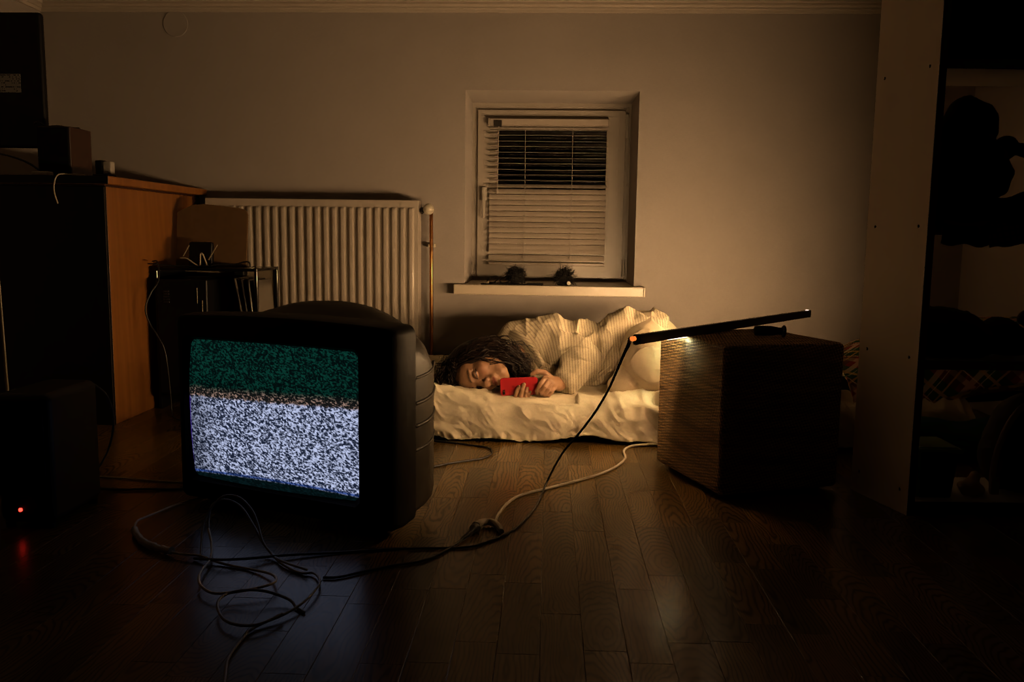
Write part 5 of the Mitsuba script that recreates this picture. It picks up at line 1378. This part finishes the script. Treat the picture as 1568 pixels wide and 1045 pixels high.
# a knitted cloth draped over the front edge of the board
kn = []
for u in np.linspace(0, 1, 40):
    x = 1.024 + 0.28 * u
    drop = 0.046 + 0.010 * math.sin(3.0 * u + 0.4) + 0.004 * math.sin(23 * u)
    row = []
    for t in np.linspace(0, 1, 14):
        if t < 0.35:
            row.append((x, 2.36 - 0.075 * t / 0.35, 0.800 + 0.004 * math.sin(14 * u + 4 * t)))
        else:
            q = (t - 0.35) / 0.65
            row.append((x + 0.006 * q * math.sin(9 * u), 2.283 - 0.004 * math.sin(17 * u + 2 * q) - 0.004 * math.sin(q * 3.1), 0.800 - 0.004 * (q > 0) - drop * q))
    kn.append(row)
add('cloth', sheet_solid(np.array(kn), 0.004), 'mat_cloth_brown', True, label='brown knitted cloth hanging over the front edge of the shelf below the jacket', cat='cloth')
ck = np.array([[(1.135 + 0.125 * u + 0.012 * v, 2.272 + 0.004 * math.sin(9 * u) + 0.003 * v, 0.802 - (0.066 - 0.026 * u) * v) for v in np.linspace(0, 1, 10)] for u in np.linspace(0, 1, 16)])
add('scarf', sheet_solid(ck, 0.003), 'mat_cloth_check', True, label='dark checked scarf with a pointed corner hanging from the shelf edge', cat='scarf')
# third board (above 0.432)
rag([('e', (1.095, 2.42, 0.500), (0.095, 0.095, 0.066)), ('e', (1.05, 2.43, 0.510), (0.055, 0.09, 0.056)), ('e', (1.165, 2.42, 0.495), (0.060, 0.09, 0.058)), ('e', (1.195, 2.42, 0.470), (0.045, 0.09, 0.038))], 0.006, 15, 81, 'mat_cloth_brown', 'dark brown blanket folded in the compartment under the hanging cloth', 'blanket', k=0.02, floor=0.4335)
rag([('e', (1.268, 2.42, 0.490), (0.046, 0.085, 0.052)), ('e', (1.30, 2.42, 0.475), (0.04, 0.08, 0.04))], 0.003, 14, 83, 'mat_cloth_black', 'round black bundle right of the dark brown blanket', 'bundle', k=0.015, floor=0.4335)
rag([('c', (1.345, 2.44, 0.540), (1.50, 2.44, 0.62), 0.020, 0.035), ('e', (1.47, 2.43, 0.50), (0.115, 0.08, 0.065))], 0.005, 14, 85, 'mat_cloth_brown', 'dark garment sloping up at the right edge of the third compartment', 'garment', k=0.02, floor=0.4335)
# bottom compartment
tag('storage_box', 'small dark green box with a lighter lid in the bottom compartment', 'box')
def tub(x0, x1, y0, y1, z0, z1, ins):
    r = lambda i, z: [(x0 + i + 0.008, y0 + i, z), (x1 - i - 0.008, y0 + i, z), (x1 - i, y0 + i + 0.008, z), (x1 - i, y1 - i - 0.008, z), (x1 - i - 0.008, y1 - i, z), (x0 + i + 0.008, y1 - i, z), (x0 + i, y1 - i - 0.008, z), (x0 + i, y0 + i + 0.008, z)]
    return loft([r(ins, z0), r(ins * 0.5, (z0 + z1) / 2), r(0, z1)])
add('storage_box__tub', xf(tub(1.030, 1.146, 2.335, 2.475, 0.0405, 0.170, 0.010), None), 'mat_box_green', 30)
add('storage_box__lid', cat_(box(1.024, 1.153, 2.327, 2.483, 0.1705, 0.182, 0.004), box(1.036, 1.141, 2.34, 2.47, 0.182, 0.186, 0.002)), 'mat_box_lid')
tag('backpack', 'brown backpack standing in the bottom compartment at the right edge', 'backpack')
add('backpack__body', blob([('e', (1.335, 2.42, 0.15), (0.090, 0.08, 0.105)), ('e', (1.35, 2.42, 0.235), (0.075, 0.07, 0.09)), ('e', (1.40, 2.42, 0.14), (0.09, 0.08, 0.098))], 0.006, 0.004, 15, 87, 0.04, 0.0415), 'mat_bag', True)
add('backpack__strap', tube([(1.248, 2.352, 0.06), (1.242, 2.345, 0.12), (1.250, 2.345, 0.18), (1.272, 2.348, 0.245), (1.305, 2.352, 0.295), (1.345, 2.36, 0.318)], 0.009, 8, 6), 'mat_bag_trim', True)
add('backpack__buckle', rbox(1.236, 1.260, 2.335, 2.348, 0.055, 0.105, 0.004, 8), 'mat_bag_trim', 40)
rag([('e', (1.215, 2.40, 0.056), (0.030, 0.05, 0.014)), ('c', (1.19, 2.38, 0.050), (1.232, 2.42, 0.085), 0.007, 0.012)], 0.004, 30, 89, 'mat_cloth_sand', 'sand-coloured crumpled cloth between the green box and the backpack', 'cloth', h=0.004, floor=0.0412)

# plaid blanket folded on the far end of the bed, seen through the shelf unit
def plaid():
    nu, nv = 90, 70
    P = np.zeros((nu, nv, 3)); UV = np.zeros((nu, nv, 2))
    for i, u in enumerate(np.linspace(0, 1, nu)):
        x = 1.105 + 0.80 * u
        zf = 0.160 + 0.085 * (1 - math.exp(-(max(0, x - 1.34) / 0.20) ** 1.6))
        k = 0.62 + 0.38 * min(1, max(0, (x - 1.12) / 0.18))
        q = spline([(0, 3.075, zf), (0, 3.052, zf + 0.012), (0, 3.058, zf + 0.03), (0, 3.105, zf + 0.105 * k), (0, 3.18, zf + 0.165 * k), (0, 3.32, zf + 0.205 * k), (0, 3.5, zf + 0.20 * k), (0, 3.70, zf + 0.13 * k)], 10)
        L = np.concatenate([[0], np.cumsum(np.linalg.norm(np.diff(q, axis=0), axis=1))])
        tt = np.linspace(0, 1, nv) ** 1.25 * L[-1]
        P[i, :, 0] = x; P[i, :, 1] = np.interp(tt, L, q[:, 1]) + 0.012 * math.sin(x * 9); P[i, :, 2] = np.interp(tt, L, q[:, 2])
        UV[i, :, 0] = 0.80 * x + 0.60 * tt; UV[i, :, 1] = 0.80 * tt - 0.60 * x
    p = P.reshape(-1, 3)
    P[..., 2] += (0.010 * (fold(p, 91, (6, 9, 3)) - 0.3)).reshape(nu, nv)
    return P, UV
PP, PUV = plaid()
tag('plaid_blanket', 'red and green plaid blanket folded on the bed, seen through the shelf unit', 'blanket')
add('plaid_blanket__upper_layer', sheet_solid(PP, 0.010), 'mat_plaid', True, uv=np.vstack([PUV.reshape(-1, 2)] * 2))
e = np.array([[PP[i, 2] + V3(0, -0.004 - 0.008 * math.sin(max(0, t) * math.pi), 0.012 - 0.024 * t) for t in np.linspace(-0.2, 1, 9)] for i in range(0, 90, 2)])
eu = np.array([[(0.9 * PP[i, 0, 0], t * 0.05) for t in np.linspace(-0.2, 1, 9)] for i in range(0, 90, 2)]).reshape(-1, 2)
add('plaid_blanket__border', sheet_solid(e, 0.004), 'mat_plaid_border', True, uv=np.vstack([eu, eu]), label='yellow and brown border')
low = np.array([[(x, y, 0.1625 + 0.07 * max(0, x - 1.36) + 0.010 * math.sin(min(1, (y - 3.11) / 0.05) * 1.57)) for y in np.linspace(3.11, 3.64, 20)] for x in np.linspace(1.14, 1.89, 30)])
add('plaid_blanket__lower_layer', sheet_solid(low, 0.006), 'mat_cloth_black', True)
rag([('e', (1.30, 2.945, 0.085), (0.13, 0.06, 0.055)), ('e', (1.45, 2.945, 0.08), (0.14, 0.07, 0.05)), ('e', (1.60, 2.955, 0.09), (0.14, 0.07, 0.06)), ('e', (1.38, 2.945, 0.035), (0.22, 0.08, 0.04))], 0.008, 14, 93, 'mat_cloth_green', 'dark green cloth bundled on the floor behind the shelf unit', 'bundle', floor=0.003)
add('folded_paper', xf(box(0, 0.062, 0, 0.034, 0, 0.022, 0.003), rotz(8), (1.430, 3.062, 0.163)), 'mat_pale_plastic', label='small pale box under the edge of the plaid blanket', cat='box')
scene['integrator_hint'] = None
del scene['integrator_hint']
